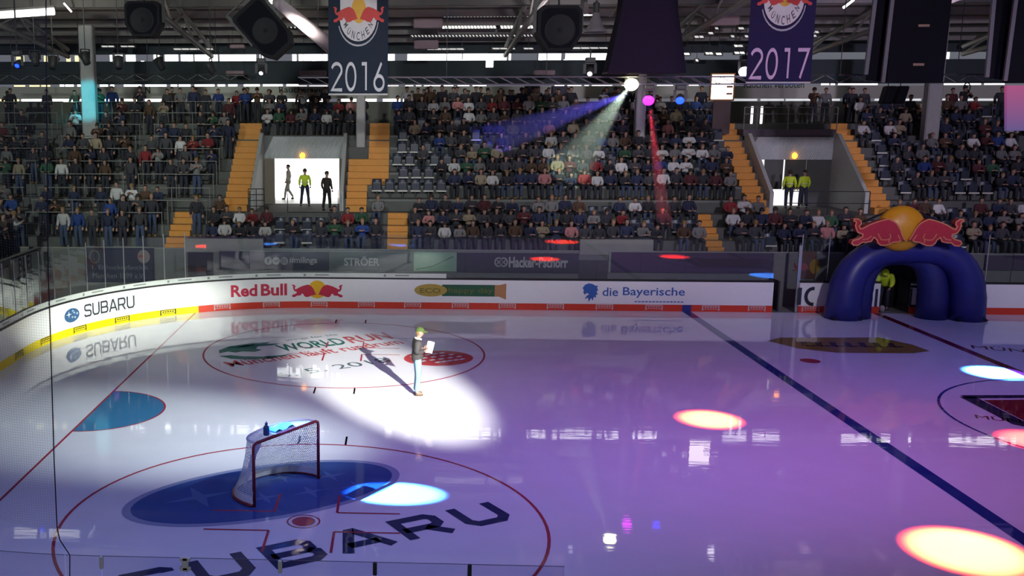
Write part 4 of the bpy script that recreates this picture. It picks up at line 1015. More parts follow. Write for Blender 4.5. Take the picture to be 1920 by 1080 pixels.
def person(label, loc, rz, J, top, legs, skin_m=None, hair_m=None, hair='short', shoe=None, scale=1.0, group=None, arms=None, top_name='jacket', hip_len=0.0, hat=None, hands=((0, -.2, -1), (0, -1, 0)), band=None, bulk=0.0):
    """a standing figure: continuous body mesh with clothing and hair as children"""
    A = arms or {}
    def jt(k, side):
        if (k, side) in A: return A[(k, side)]
        return J[k] if side == 1 else mir(J[k])
    def q(k, side): return jt(k, side)
    mb = MB(); nk = J['neck']; hx, hy, hz = J['head']
    parts = [[(J['pel'], .09, .085), (J['waist'], .12, .09), (J['chest'], .15, .105), ((nk[0], nk[1], nk[2]-.03), .062), ((nk[0], nk[1], nk[2]+.03), .054), ((hx, hy+.0, hz-.062), .076, .088), ((hx, hy+.01, hz+.015), .092, .110), ((hx, hy+.015, hz+.08), .074, .09)]]
    for s_ in (1, -1): parts.append([2, (q('sh', s_), .062), (q('el', s_), .043), (q('wr', s_), .03)])
    for s_ in (1, -1): parts.append([0, (q('hip', s_), .07), (q('kn', s_), .055), (q('an', s_), .04), (q('toe', s_), .036)])
    v, f = skin(*chain(parts)); mb.add([(x, y, max(z, .004)) for x, y, z in v], f)
    mb.add([(hx-.017, hy-.066, hz-.032), (hx+.017, hy-.066, hz-.032), (hx, hy-.116, hz-.036), (hx, hy-.076, hz+.025)], [(0, 1, 2), (1, 3, 2), (3, 0, 2)])
    for s_ in (1, -1): mb.sphere((hx+s_*.08, hy+.02, hz-.01), (.014, .028, .036), 8, 5); mb.sphere((hx+s_*.030, hy-.078, hz+.010), (.013, .012, .009), 6, 4, 1)
    mb.sphere((hx, hy-.074, hz-.064), (.024, .012, .007), 8, 4, 2)
    for s_ in (1, -1):
        w_, h_ = np.array(q('wr', s_)), np.array(q('hd', s_)); hand_fingers(mb, w_, h_-w_, A.get(('pn', s_), (-s_, -.3, 0)), A.get('curl', .55), 0)
    root = mb.build('person', [skin_m or SKN, mat('eye_dark', (.02, .015, .012), .3), mat('lips', (.35, .12, .10), .5)], None, True, loc); root.rotation_euler = (0, 0, rz); root.scale = (scale,)*3
    tag(root, label, 'person', group)
    parts = [[(tuple(np.array(J['pel'])+np.array((0, 0, -hip_len))), .178+bulk*1.3+hip_len*.06, .148+bulk*1.3+hip_len*.08), (J['waist'], .158+bulk, .118+bulk), (J['chest'], .178+bulk, .13+bulk), ((nk[0], nk[1]+.012, nk[2]-.035), .082)]]
    for s_ in (1, -1): parts.append([2, (q('sh', s_), .083+bulk*.6), (q('el', s_), .060+bulk*.5), (tuple(np.array(q('wr', s_))*.93+np.array(q('el', s_))*.07), .047)])
    g = MB(); v, f = skin(*chain(parts)); g.add(v, f); jo = g.build(top_name, top, root, True)
    g = MB()
    for s_ in (1, -1):
        h_ = np.array(q('hip', s_)); b_ = np.array(J['pel'])
        v, f = skin(*chain([[(tuple(b_*.55+h_*.45+np.array((0, 0, .09))), .105, .115), (tuple(h_), .108, .112), (q('kn', s_), .075), (q('an', s_), .062)]])); g.add([(x, y, max(z, .03)) for x, y, z in v], f)
    g.build('trousers', legs, root, True)
    for s_ in (1, -1):
        a, t_ = q('an', s_), q('toe', s_); g = MB()
        v, f = skin(*chain([[((a[0], a[1]+.035, .055), .05, .052), ((a[0], a[1]-.02, .055), .052, .05), (t_, .046, .038)]])); g.add([(x, y, max(z, .0)) for x, y, z in v], f); g.build('shoe', shoe or mat('shoe_black', (.012, .012, .012), .4), root, True)
    if hat is None:
        g = MB(); n = 16; m_ = 7; low = {'short': .34, 'long': .6}[hair]; vs = []; fs = []
        for i in range(m_+1):
            for k in range(n):
                a = 2*PI*k/n; back = (1+math.sin(a))/2; ph = PI*(low+.24*back)*i/m_; r_ = math.sin(ph)
                vs.append((hx+.100*r_*math.cos(a), hy+.012+.116*r_*math.sin(a), hz+.018+.112*math.cos(ph)))
        for i in range(m_):
            for k in range(n): fs.append((i*n+k, (i+1)*n+k, (i+1)*n+(k+1) % n, i*n+(k+1) % n))
        g.add(vs, fs); g.build('hair', hair_m or HR, root, True)
    else: hat(root, J)
    if band:
        g = MB(); zc = J['waist'][2]+.02; g.tube([(.182*math.cos(a*PI/8), J['waist'][1]+.148*math.sin(a*PI/8), zc) for a in range(16)], .02, 6, closed=True); g.build('reflective_band', band, jo, True)
    return root
HV = mat('hi_vis', (.55, .72, .03), .6, emit=(.5, .75, .02), strength=0.0, vary=.1); BND = mat('reflective', (.6, .6, .58), .3); PANT = mat('work_trousers', (.02, .025, .05), .8)
ST = dict(POSE['stand'])
wide_st = dict(ST); wide_st.update(kn=(.15, -.01, .5), an=(.19, .03, .09), toe=(.21, -.12, .04), hip=(.10, 0, .92))
p = atZ(572, 387, AIS[1]); person('steward in yellow high visibility jacket, seen from behind in the bright doorway', tuple(p), PI, wide_st, HV, PANT, band=BND, group='stewards', hip_len=.05, scale=1.0)
p = atZ(613, 395, AIS[1]); person('man in dark coat standing at right edge of the bright doorway', tuple(p), 2.6, wide_st, mat('coat_brown', (.03, .024, .02), .8), mat('trousers_black', (.012, .012, .014), .8), hip_len=.15, top_name='coat')
wk = dict(ST); wk.update(kn=(.1, -.12, .5), an=(.1, -.02, .10), toe=(.1, -.18, .05))
wka = {('kn', -1): (-.1, .02, .5), ('an', -1): (-.1, .28, .12), ('toe', -1): (-.1, .16, .04), ('an', 1): (.1, -.22, .09), ('toe', 1): (.1, -.38, .05), ('kn', 1): (.1, -.16, .5)}
p = (atY(541, 380, 25.6)); person('walking visitor in pale coat in the daylight beyond the left doorway', (p[0], 25.6, AIS[1]+.004), -1.2, wk, mat('coat_pale', (.42, .38, .32), .8), mat('trousers_grey', (.25, .24, .22), .8), arms=wka, hip_len=.2, top_name='coat')
p = atZ(1477, 391, AIS[1]); person('left one of two stewards in yellow jackets at the glazed doorway', (p[0], p[1], AIS[1]), PI-.3, ST, HV, PANT, band=BND, group='stewards', hip_len=.05, hair='long')
p = atZ(1504, 391, AIS[1]); person('right one of two stewards in yellow jackets at the glazed doorway', (p[0], p[1], AIS[1]), PI+.2, wide_st, HV, PANT, band=BND, group='stewards', hip_len=.05)
bend = dict(ST); bend.update(pel=(0, .12, .93), waist=(0, .03, 1.06), chest=(0, -.15, 1.22), neck=(0, -.27, 1.30), head=(0, -.38, 1.36), sh=(.185, -.17, 1.26), el=(.25, -.25, 1.02), wr=(.18, -.40, .86), hd=(.16, -.46, .80), hip=(.095, .12, .92))
p = atY(1657, 560, 15.2); person('steward in yellow hooded jacket bending over inside the tunnel opening', (p[0], 15.2, .0), -.5, bend, HV, PANT, group='stewards', hip_len=.10, scale=1.1, bulk=.075,
    hat=lambda root, J: MB().sphere((J['head'][0], J['head'][1]+.02, J['head'][2]+.02), (.125, .135, .135), 14, 10).build('hood', HV, root, True))
# the presenter on the ice: reads from a sheet, seen from his left-rear side
JP = dict(pel=(0, .0, .97), waist=(0, .01, 1.12), chest=(0, .02, 1.35), neck=(0, -.01, 1.51), head=(0, -.065, 1.645), sh=(.195, .015, 1.42), el=(.25, .07, 1.16), wr=(.15, -.17, 1.20), hd=(.10, -.24, 1.22), hip=(.095, 0, .93), kn=(.10, -.015, .51), an=(.09, .03, .09), toe=(.11, -.15, .04))
def cap(root, J):
    hx, hy, hz = J['head']; g = MB(); n = 18; vs = []; fs = []
    for i in range(7):
        ph = PI*.5*i/6
        for k in range(n):
            a = 2*PI*k/n; r_ = math.sin(ph); vs.append((hx+.104*r_*math.cos(a), hy+.012+.118*r_*math.sin(a), hz+.045+.10*math.cos(ph)))
    for i in range(6):
        for k in range(n): fs.append((i*n+k, (i+1)*n+k, (i+1)*n+(k+1) % n, i*n+(k+1) % n))
    g.add(vs, fs); CG = mat('cap_green', (.05, .085, .016), .8); c = g.build('cap', CG, root, True)
    g = MB(); nb = 9; up_ = [(hx+.10*math.cos(PI+PI*k/(nb-1)), hy+.0+(-.115)*abs(math.sin(PI*k/(nb-1)))-.0, hz+.048) for k in range(nb)]
    lo_ = [(hx+.085*math.cos(PI+PI*k/(nb-1)), hy-.10-.11*abs(math.sin(PI*k/(nb-1))), hz+.015) for k in range(nb)]
    g.grid([up_, lo_]); g.grid([[(x, y, z-.008) for x, y, z in lo_], [(x, y, z-.008) for x, y, z in up_]]); g.build('peak', CG, c, True)
    g = MB(); vs = []; fs = []
    for i in range(5):
        for k in range(12):
            a = PI*.05+PI*.9*k/11; vs.append((hx+.088*math.cos(a), hy+.012+.104*math.sin(a), hz+.05-.024*i))
    for i in range(4):
        for k in range(11): fs.append((i*12+k, i*12+k+1, (i+1)*12+k+1, (i+1)*12+k))
    g.add(vs, fs); g.build('hair', HR2, root, True)
PL = atZ(782, 741, 0)
AR = {('pn', 1): (-1, -.2, .5), ('pn', -1): (1, -.2, .5), 'curl': .9}
pr = person('presenter in dark blazer, green cap and pale jeans standing in the white spotlight', (PL[0], PL[1], 0), PI/2+.12, JP, mat('blazer', (.042, .040, .038), .75), mat('jeans_pale', (.18, .32, .42), .8), arms=AR, hip_len=.15, bulk=.042, top_name='blazer', hat=cap, shoe=mat('shoe_brown', (.10, .06, .03), .5), scale=1.06)
g = MB(); nk = JP['neck']; g.tube([(.07*math.cos(a*PI/8), nk[1]+.0+.075*math.sin(a*PI/8), nk[2]-.02+.02*math.sin(a*PI/8)) for a in range(16)], .022, 6, closed=True); g.build('shirt_collar', mat('shirt_white', (.75, .75, .73), .7), pr, True)
g = MB(); M = pr.matrix_basis.copy(); bpy.context.view_layer.update(); M = pr.matrix_world
sh = [[M @ (Vector((.0, -.30, 1.25))+Matrix.Rotation(.75, 3, 'Z') @ Vector((-.11+.055*i, -.03-.022*k+.06, -.14+.056*k+.006*math.sin(i*1.1+k)))) for i in range(5)] for k in range(6)]
g.grid([[tuple(q) for q in r_] for r_ in sh]); g.grid([[tuple(q+Vector((0, 0, -.003))) for q in r_][::-1] for r_ in sh])
o = g.build('paper_sheet', mat('paper', (.85, .85, .83), .6), None, True, origin=tuple(sh[0][0])); tag(o, 'white sheet of paper held in front of the presenter in the spotlight', 'paper')

# ================================================================== roof and everything hung from it
ROOF = mat('roof_metal', (.20, .185, .155), .7, vary=.3, scale=1.2); STEEL = mat('roof_steel', (.27, .25, .23), .6); DSTEEL = mat('dark_steel', (.05, .048, .046), .6)
g = MB()
def roof_z(y): return 11.5+(YW-y)*.16 if y > 14 else 14.38+(14-y)*.02
ys = [YW+.2, 29, 26, 23, 20, 17, 14, 5, -6, -16]
# corrugated underside
prof = []
xs = [XL-6+i*1.1 for i in range(60)]
for i in range(len(ys)-1):
    a, b = ys[i], ys[i+1]; g.add([(XL-6, a, roof_z(a)), (XR+6, a, roof_z(a)), (XR+6, b, roof_z(b)), (XL-6, b, roof_z(b))], [(0, 1, 2, 3)])
    g.add([(XL-6, a, roof_z(a)+.2), (XR+6, a, roof_z(a)+.2), (XR+6, b, roof_z(b)+.2), (XL-6, b, roof_z(b)+.2)], [(3, 2, 1, 0)])
tag(g.build('ceiling', ROOF), kind='structure')
g = MB()
for y in (30.5, 28.8, 27.1, 25.4, 23.7, 22.0, 20.3, 18.6, 16.9, 15.2, 12.5, 9.5, 6.5, 3.5, .5, -3, -7):
    z = roof_z(y); g.box(XL-6, XR+6, y-.09, y+.09, z-.34, z-.01)
tag(g.build('ceiling_purlin', STEEL), kind='structure')
g = MB()
for y in (21.0, 9.0, -2.0): z = roof_z(y); g.box(XL-6, XR+6, y-.30, y+.30, z-1.0, z-.3)
tag(g.build('ceiling_beam', DSTEEL), kind='structure')
# roof trusses running across the hall
def roof_truss(x, label):
    t = thing('roof_truss', label, 'roof truss', (x, 31.5, 0), 0, 'roof trusses'); yt = [31.4-k*2.4 for k in range(13)]
    bot = [max(10.75, min(12.1, 10.75+.09*(31.4-y))) for y in yt]
    g = MB(); g.tube([(0, y-31.5, z) for y, z in zip(yt, bot)], .13, 8); g.build('bottom_chord', STEEL, t)
    g = MB(); g.tube([(0, y-31.5, roof_z(y)-.45) for y in yt], .12, 8); g.build('top_chord', STEEL, t)
    for k in range(len(yt)-1):
        g = MB(); a = (0, yt[k]-31.5, bot[k]) if k % 2 == 0 else (0, yt[k]-31.5, roof_z(yt[k])-.45); b = (0, yt[k+1]-31.5, roof_z(yt[k+1])-.45) if k % 2 == 0 else (0, yt[k+1]-31.5, bot[k+1])
        g.tube([a, b], .06, 6); g.build('diagonal', STEEL, t)
for i, x in enumerate((-10.5, -2.5, 5.5, 13.5, 21.5, 29.5, 37.5)): roof_truss(x, 'steel roof truss crossing the hall, %s from left' % ordinal(i+1))
# louvred roof lights: rows of small daylight openings
LVD = mat('louvre_daylight', (.9, .9, .9), .6, emit=(1, 1, .93), strength=1.5); LVD2 = mat('louvre_daylight_dim', (.7, .7, .7), .6, emit=(1, 1, .95), strength=.55)
LVF = mat('louvre_frame', (.08, .075, .07), .7)
def louvre(px0, px1, py, Y, n, m_, label, w_=.6, h=.12):
    a, b = atY(px0, py, Y), atY(px1, py, Y); t = thing('louvre_light', label, 'roof light', tuple((a+b)/2), 0, 'louvred roof lights'); L = b[0]-a[0]
    g = MB(); g.box(-L/2-.05, L/2+.05, .03, .10, -h/2-.05, h/2+.05); g.build('frame', LVF, t)
    g = MB()
    for k in range(n):
        x = -L/2+L*(k+.5)/n; r_ = L/n*w_/2; g.add([(x-r_-.03, .02, h/2), (x-r_+.03, .02, -h/2), (x+r_+.03, .02, -h/2), (x+r_-.03, .02, h/2)], [(0, 1, 2, 3)])
    g.build('openings', m_, t)
    g = MB(); zr = roof_z(Y)-a[2]
    for s_ in ((-1, 1) if L > .6 else (0,)): g.tube([(s_*L*.45, .07, h/2), (s_*L*.45, .07, zr)], .015, 5)
    g.build('hanger', DSTEEL, t)
louvre(828, 930, 50, 27.5, 17, LVD, 'bright row of roof openings right of the 2016 banner', .75, .17)
louvre(938, 1006, 50, 27.5, 11, LVD, 'bright short row of roof openings left of the box speaker', .75, .17)
louvre(830, 1004, 30, 26.2, 28, LVD2, 'dim upper row of roof openings above the bright rows', .5, .10)
louvre(770, 1000, 67, 28.7, 36, LVD2, 'dim lower row of roof openings below the bright rows', .45, .09)
louvre(172, 236, 49, 28.5, 10, LVD2, 'dim row of roof openings left of the square hanging speaker', .45, .14)
louvre(304, 360, 49, 28.5, 9, LVD2, 'dim row of roof openings right of the square hanging speaker', .45, .14)
louvre(520, 556, 50, 28.5, 5, LVD2, 'dim row of roof openings beside the pale slanting pipe', .45, .14)
for i, (a, b, py) in enumerate(((190, 214, 87), (226, 252, 87), (325, 400, 92), (1072, 1140, 90), (800, 870, 92), (982, 1000, 91), (923, 966, 91))):
    louvre(a, b, py, 29.6, max(2, (b-a)//14), LVD2, 'thin dim roof light above the top windows, %s in order' % ordinal(i+1), .9, .07)
rs = random.Random(5)
for i, (px, py, w2) in enumerate(((1285, 25, 16), (1380, 40, 22), (1390, 53, 12), (1344, 53, 7), (1333, 62, 10), (1311, 69, 18), (1374, 68, 7), (1400, 68, 7), (1388, 86, 12), (1380, 86, 6), (1330, 100, 14), (1288, 101, 12), (1348, 101, 12), (1387, 99, 20), (1270, 70, 12), (1273, 88, 12), (1307, 113, 5), (1262, 26, 10), (1528, 60, 16), (1526, 67, 12), (1738, 97, 12), (1745, 74, 22))):
    louvre(px-w2/2, px+w2/2, py, 28.5, max(1, w2//7), LVD2 if py < 95 and px != 1380 else LVD, 'small roof opening among the beams at right, %s in order' % ordinal(i+1), .8, .10)
# --- glowing tubes
TUBE = mat('tube_glow', (.9, .9, .9), .4, emit=(1, 1, .95), strength=1.15)
def tube_lamp(p, q, Y, r_, label):
    a, b = atY(*p, Y), atY(*q, Y+.4); t = thing('tube_lamp', label, 'tube lamp', tuple(a), 0, 'long tube lamps'); d = b-a
    g = MB(); g.tube([(0, 0, 0), tuple(d)], r_, 10); g.build('glowing_tube', TUBE, t)
    g = MB(); g.bar((0, .05, r_*1.2), tuple(d+np.array((0, .05, r_*1.2))), r_*1.4, r_*.5); g.build('housing', DSTEEL, t)
tube_lamp((-30, 30), (102, 21), 19, .16, 'long glowing white tube lamp at the upper left edge')
tube_lamp((120, 6), (134, 22), 20, .045, 'short slanted pinkish tube lamp near the upper left corner')
tube_lamp((505, 2), (528, 9), 18, .08, 'short bright tube lamp above the pale slanting pipe')
tube_lamp((1582, 14), (1600, 0), 20, .06, 'short pale tube lamp left of the scoreboard')
# --- pale slanting ventilation pipe
a, b = atY(520, 4, 16), atY(660, 120, 24); t = thing('vent_pipe', 'pale slanting ventilation pipe left of the 2016 banner', 'pipe', tuple(a)); d = b-a
g = MB(); g.tube([(0, 0, 0), tuple(d*.5), tuple(d)], [.22, .30, .36], 14); g.build('pipe_run', mat('pipe_pale', (.50, .42, .46), .5), t, True)
g = MB()
for k in (.15, .5, .85): g.tube([tuple(d*k), tuple(d*k+np.array((0, 0, 1.6)))], .02, 6)
g.build('hanger', DSTEEL, t)
# --- acoustic baffles
BAF = mat('baffle_mauve', (.36, .26, .28), .8)
for i, (x0, x1, y0, y1, lb) in enumerate(((714, 858, 2, 13, 'wide mauve acoustic baffle at the top edge right of the 2016 banner'), (775, 830, 35, 53, 'mauve acoustic baffle left of the bright roof openings'), (776, 822, 76, 92, 'lower mauve acoustic baffle above the bright window band'), (1318, 1385, 27, 48, 'dull red acoustic baffle left of the 2017 banner'), (432, 460, 84, 91, 'tiny mauve baffle below the tilted speaker'), (425, 458, 133, 142, 'tan baffle box under the windows at left'), (1001, 1040, 132, 141, 'tan baffle box under the windows at centre'), (562, 612, 132, 142, 'tan baffle box left of the 2016 banner'))):
    Y = 26 if i < 5 else 30; a, b = atY(x0, y1, Y), atY(x1, y0, Y); t = thing('acoustic_baffle', lb, 'acoustic baffle', tuple((a+b)/2), 0, 'acoustic baffles'); hx, hz = (b[0]-a[0])/2, (b[2]-a[2])/2
    g = MB(); g.bbox((0, 0, 0), (hx, .25, hz), .04); g.build('baffle_body', BAF, t)
    g = MB()
    for s_ in (-.7, .7): g.tube([(hx*s_, 0, hz), (hx*s_, 0, roof_z(Y)-(a[2]+b[2])/2)], .012, 5)
    g.build('hanger', DSTEEL, t)
# --- bell shaped hall lamps
BELL = mat('bell_glass', (.20, .17, .19), .35)
for px, py, s_, lb in ((1117, 45, 1.0, 'lower bell shaped hall lamp right of the box speaker'), (1172, 12, 1.25, 'upper bell shaped hall lamp above the dark shroud'), (1097, 18, .7, 'small bell shaped hall lamp near the top edge')):
    p = atY(px, py, 14 if s_ > .8 else 16.5); t = thing('bell_lamp', lb, 'hall lamp', tuple(p), 0, 'bell shaped hall lamps')
    g = MB(); g.lathe([(.10*s_, .42*s_), (.13*s_, .36*s_), (.18*s_, .12*s_), (.30*s_, -.12*s_), (.44*s_, -.28*s_), (.43*s_, -.30*s_), (.28*s_, -.12*s_), (.12*s_, .34*s_)]); g.build('shade', BELL, t, True)
    g = MB(); g.lathe([(.11*s_, .40*s_), (.12*s_, .75*s_), (.03*s_, .80*s_), (.02, 2.2)], n=10); g.build('ballast', DSTEEL, t)
# --- lattice lighting truss above the far side boards
YTR = 12.5
zt = float(atY(900, 151.5, YTR)[2]); x0, x1 = float(atY(560, 150, YTR)[0]), float(atY(1500, 150, YTR)[0])
TRM = mat('truss_alu', (.26, .24, .27), .4, .6)
t = thing('lighting_truss', 'long lattice lighting truss carrying the moving lights above the far boards', 'truss', (x0, YTR, zt)); L = x1-x0
for dz, dy in ((.13, -.14), (-.13, -.14), (.13, .14), (-.13, .14)): g = MB(); g.tube([(0, dy, dz), (L, dy, dz)], .026, 6); g.build('chord', TRM, t)
g = MB(); n = int(L/.55)
for k in range(n):
    for dy in (-.14, .14): g.tube([(L*k/n, dy, .13), (L*(k+1)/n, dy, -.13)], .012, 5)
g.build('lacing', TRM, t)
g = MB()
for k in range(5): g.tube([(L*(k+.5)/5, 0, .13), (L*(k+.5)/5, 0, 5.0)], .015, 5)
g.build('hanger', DSTEEL, t)
# second darker truss at the right, by the scoreboard, and one low at far left
for i, (pa, pb, py, Y, lb) in enumerate(((1520, 1960, 148, 13.2, 'dark truss behind the scoreboard frame'), (-40, 470, 146, 24, 'dim long truss under the windows at far left'))):
    z_ = float(atY(pa, py, Y)[2]); xa, xb = float(atY(pa, py, Y)[0]), float(atY(pb, py, Y)[0]); t = thing('lighting_truss', lb, 'truss', (xa, Y, z_)); L = xb-xa
    for dz in (.14, -.14): g = MB(); g.tube([(0, 0, dz), (L, 0, dz)], .03, 6); g.build('chord', DSTEEL, t)
    g = MB(); n = int(L/.5)
    for k in range(n): g.tube([(L*k/n, 0, .14 if k % 2 else -.14), (L*(k+1)/n, 0, -.14 if k % 2 else .14)], .014, 5)
    g.build('lacing', STEEL, t)
    g = MB()
    for k in range(4): g.tube([(L*(k+.5)/4, 0, .14), (L*(k+.5)/4, 0, 4.4)], .015, 5)
    g.build('hanger', DSTEEL, t)
# --- moving head lamps: yoke, head, glowing lens
def moving_head(px, py, Y, r_, col, st, label, aim=(-.2, -.75, -.6)):
    p = atY(px, py, Y); t = thing('moving_head', label, 'stage light', tuple(p), 0, 'stage lights'); a = Vector(aim).normalized()
    q = a.to_track_quat('Z', 'Y').to_matrix()
    g = MB(); g.lathe([(.001, -.24), (.10, -.24), (.15, -.12), (.15, .02), (.135, .03)], n=14); g.v = [tuple(q @ Vector(v)) for v in g.v]; g.build('head', DK, t, True)
    g = MB(); g.sphere((0, 0, 0), (r_, r_, r_*.55), 16, 8); g.v = [tuple(q @ (Vector(v)+Vector((0, 0, .05)))) for v in g.v]
    g.build('lens', mat('lens_%s' % label[:14].replace(' ', '_'), (.04, .04, .04), .3, emit=col, strength=st), t, True)
    g = MB(); g.bar((-.19, 0, -.02), (-.19, 0, .34), .03, .10); g.bar((.19, 0, -.02), (.19, 0, .34), .03, .10); g.bar((-.2, 0, .34), (.2, 0, .34), .12, .05); g.build('yoke', DK, t)
    g = MB(); g.bbox((0, 0, .45), (.17, .13, .09), .02); g.tube([(0, 0, .5), (0, 0, .85 if 0 < px-700 < 780 else roof_z(Y)-p[2]-.04)], .03, 6); g.build('base', DK, t)
    return p
pY = moving_head(1184, 157, 12.4, .25, (1, 1, .55), 14, 'brilliant yellow white stage light hanging below the truss')
pM = moving_head(1216, 187, 12.6, .20, (1, .012, 1), 6, 'magenta stage light beside the third pillar')
pB = moving_head(1275, 187, 12.6, .15, (.004, .03, 1), 7, 'blue stage light right of the magenta one')
moving_head(1396, 133, 12.4, .20, (1, .95, 1), 6, 'white stage light left of the 2017 banner')
moving_head(490, 136, 15, .085, (.75, .9, 1), 2.2, 'small pale blue stage light under the tilted speaker')
moving_head(1106, 137, 12.4, .09, (.95, .95, 1), 2.4, 'small white stage light on the dark strut at centre')
moving_head(33, 122, 14, .09, (.05, .05, 1), 7, 'blue stage light at the far left')
for i, (px, py) in enumerate(((100, 118), (222, 118), (66, 112), (160, 110), (300, 120), (395, 128))):
    p = atY(px, py, 20); t = thing('dark_lantern', 'unlit black stage lantern under the left roof, %s from left' % ordinal(sorted([100, 222, 66, 160, 300, 395]).index(px)+1), 'stage light', tuple(p), .3*i, 'unlit lanterns')
    g = MB(); g.lathe([(.001, -.30), (.16, -.28), (.19, .05), (.26, .25), (.24, .26), (.15, .05)], n=12); g.v = [(x, y*.8+z*.5, z*.8-y*.5) for x, y, z in g.v]; g.build('housing', DK, t, True)
    g = MB(); g.bar((-.22, 0, 0), (-.22, 0, .4), .03, .06); g.bar((.22, 0, 0), (.22, 0, .4), .03, .06); g.bar((-.22, 0, .4), (.22, 0, .4), .06, .04); g.tube([(0, 0, .4), (0, 0, roof_z(20)-p[2]-.04)], .02, 6); g.build('yoke', DK, t)
# haze that the lamps' beams show up in
def beam(p, target, r0, r1, dens, power, col, deg, nm, label):
    p, q = Vector(p), Vector(target); d = (q-p).normalized(); L = (q-p).length; M_ = d.to_track_quat('Z', 'Y').to_matrix()
    g = MB(); n = 16
    g.add([tuple(M_ @ Vector((r_*math.cos(2*PI*k/n), r_*math.sin(2*PI*k/n), z))) for r_, z in ((r0, .35), (r1, L)) for k in range(n)], [tuple(range(n-1, -1, -1)), tuple(range(n, 2*n))]+[(k, (k+1) % n, n+(k+1) % n, n+k) for k in range(n)])
    o = g.build('haze', haze_mat('haze_'+nm, dens), None, False, tuple(p)); tag(o, label, 'haze', kind='stuff')
    spot('beam_'+nm, tuple(p+d*.32), tuple(q), power, col, deg, .25, .05)
beam(pY, atY(1062, 325, 21.3), .10, 1.15, .05, 6500, (.75, 1, .78), 13, 'pale_green', 'pale green beam of haze slanting down left from the yellow stage light')
beam(atY(1190, 172, 12.6), atY(925, 262, 23), .10, .85, .06, 10500, (.12, .10, 1), 9, 'violet', 'violet blue beam of haze slanting left over the crowd')
beam(pM, atY(1247, 425, 18.2), .08, .36, .14, 6000, (1, .02, .06), 6, 'red', 'thin red beam of haze falling from the magenta stage light')
# --- year banners
def year_banner(px0, px1, pytop, pybot, Y, year, cloth, ink, label, tilt=0.0):
    a, b = atY(px0, pybot, Y), atY(px1, pybot, Y); topz = atY(px0, pytop, Y)[2]; W_ = b[0]-a[0]; H = topz-a[2]
    t = thing('year_banner', label, 'banner', ((a[0]+b[0])/2, Y, a[2]), 0, 'year banners')
    f_ = lambda u, v, w: (u*W_/2, -.03+w-.01*math.sin(u*3+v*2), v*W_)
    g = MB(); n = 10; k = int(H/W_*8)+1
    rr = [[f_(-1+2*i/n, H/W_*j/k, .016) for i in range(n+1)] for j in range(k+1)]
    g.grid(rr); g.grid([[(x, y+.02, z) for x, y, z in r_][::-1] for r_ in rr]); g.build('banner_cloth', cloth, t, True)
    g = MB(); g.tube([(-W_/2, 0, .02), (W_/2, 0, .02)], .035, 8); g.tube([(-W_/2, 0, H), (W_/2, 0, H)], .035, 8); g.build('banner_rod', mat('rod_pale', (.5, .5, .48), .5), t)
    g = MB()
    for s_ in (-.8, .8): g.tube([(s_*W_/2, 0, H), (s_*W_/2, 0, H+2.5)], .01, 5)
    g.build('hanging_cord', DSTEEL, t)
    g = MB(); w2 = .42
    for i, c in enumerate(year):
        for s_ in DIG[c]: stroke(g, [(-.90+.475*i+p_[0]*.72, .075+p_[1]*.45) for p_ in s_], .058, lambda u, v, w: f_(u, v, -.008), closed=False)
    g.build('year_number', ink, t)
    # club badge near the top: white shield, sun and two bulls, lettered rim
    cz = 1.28; R_ = .58
    fb = lambda u, v, w: f_(u, v, -.010); g = MB(); sh_ = [(-.60, cz+.38), (.62, cz+.38), (.62, cz-.02)]+[(R_*1.06*math.cos(math.radians(q)), cz-.02+R_*.66*math.sin(math.radians(q))) for q in range(-5, -180, -12)]+[(-.60, cz-.02)]
    g.prism(sh_[::-1], fb); bd = g.build('club_badge', mat('badge_white', (.55, .52, .53), .6), t)
    g = MB(); stroke(g, [(R_*1.16*math.cos(math.radians(q)), cz-.03+R_*.76*math.sin(math.radians(q))) for q in range(-8, -176, -12)], .03, fb); g.build('badge_rim', mat('badge_rim', (.35, .35, .38), .6), bd)
    fc = lambda u, v, w: f_(u, v, -.016); g = MB(); g.prism([(.02+.25*math.cos(q*PI/10), cz+.10+.21*math.sin(q*PI/10)) for q in range(20)], fc); g.build('sun_disc', mat('badge_sun', (.62, .33, .03), .6), bd)
    for s_ in (1, -1):
        fd = lambda u, v, w: f_(u, v, -.022); g = MB(); g.prism([(.02+s_*u*.84, cz+.06+v*.50) for u, v in (BULLN if s_ > 0 else BULLN[::-1])], fd); g.build('bull', mat('badge_bull', (.50, .035, .03), .6), bd)
    g = MB(); wd = 'MÜNCHEN'
    for i, c in enumerate(wd):
        q = math.radians(-152+124*i/6); cx, cv = R_*.80*math.cos(q), cz+.03+R_*.60*math.sin(q); rot = q+PI/2
        fr = lambda u, v, w, cx=cx, cv=cv, rot=rot: f_(cx+u*math.cos(rot)-v*.62*math.sin(rot), cv+u*.62*math.sin(rot)+v*.62*math.cos(rot), -.022)
        put_text(g, c, fr, -.05, .05, -.11, .11, .01)
    put_text(g, 'Red Bull', lambda u, v, w: f_(u, v, -.022), -.42, .45, cz+.27, cz+.36, .02, 1)
    g.build('badge_lettering', [mat('badge_ink', (.05, .05, .07), .6), mat('badge_ink_red', (.4, .05, .04), .6)], bd)
year_banner(616, 727, -8, 178, 11.8, '2016', mat('banner_dark_blue', (.018, .026, .042), .8, spec=.15), mat('ink_grey', (.50, .50, .52), .6), 'dark blue hanging banner with 2016 in thin pale numerals')
year_banner(1398, 1519, -36, 156, 11.8, '2017', mat('banner_purple_blue', (.018, .014, .055), .8, spec=.15), mat('ink_mauve', (.55, .38, .55), .6), 'dark hanging banner with 2017 in thin mauve numerals')
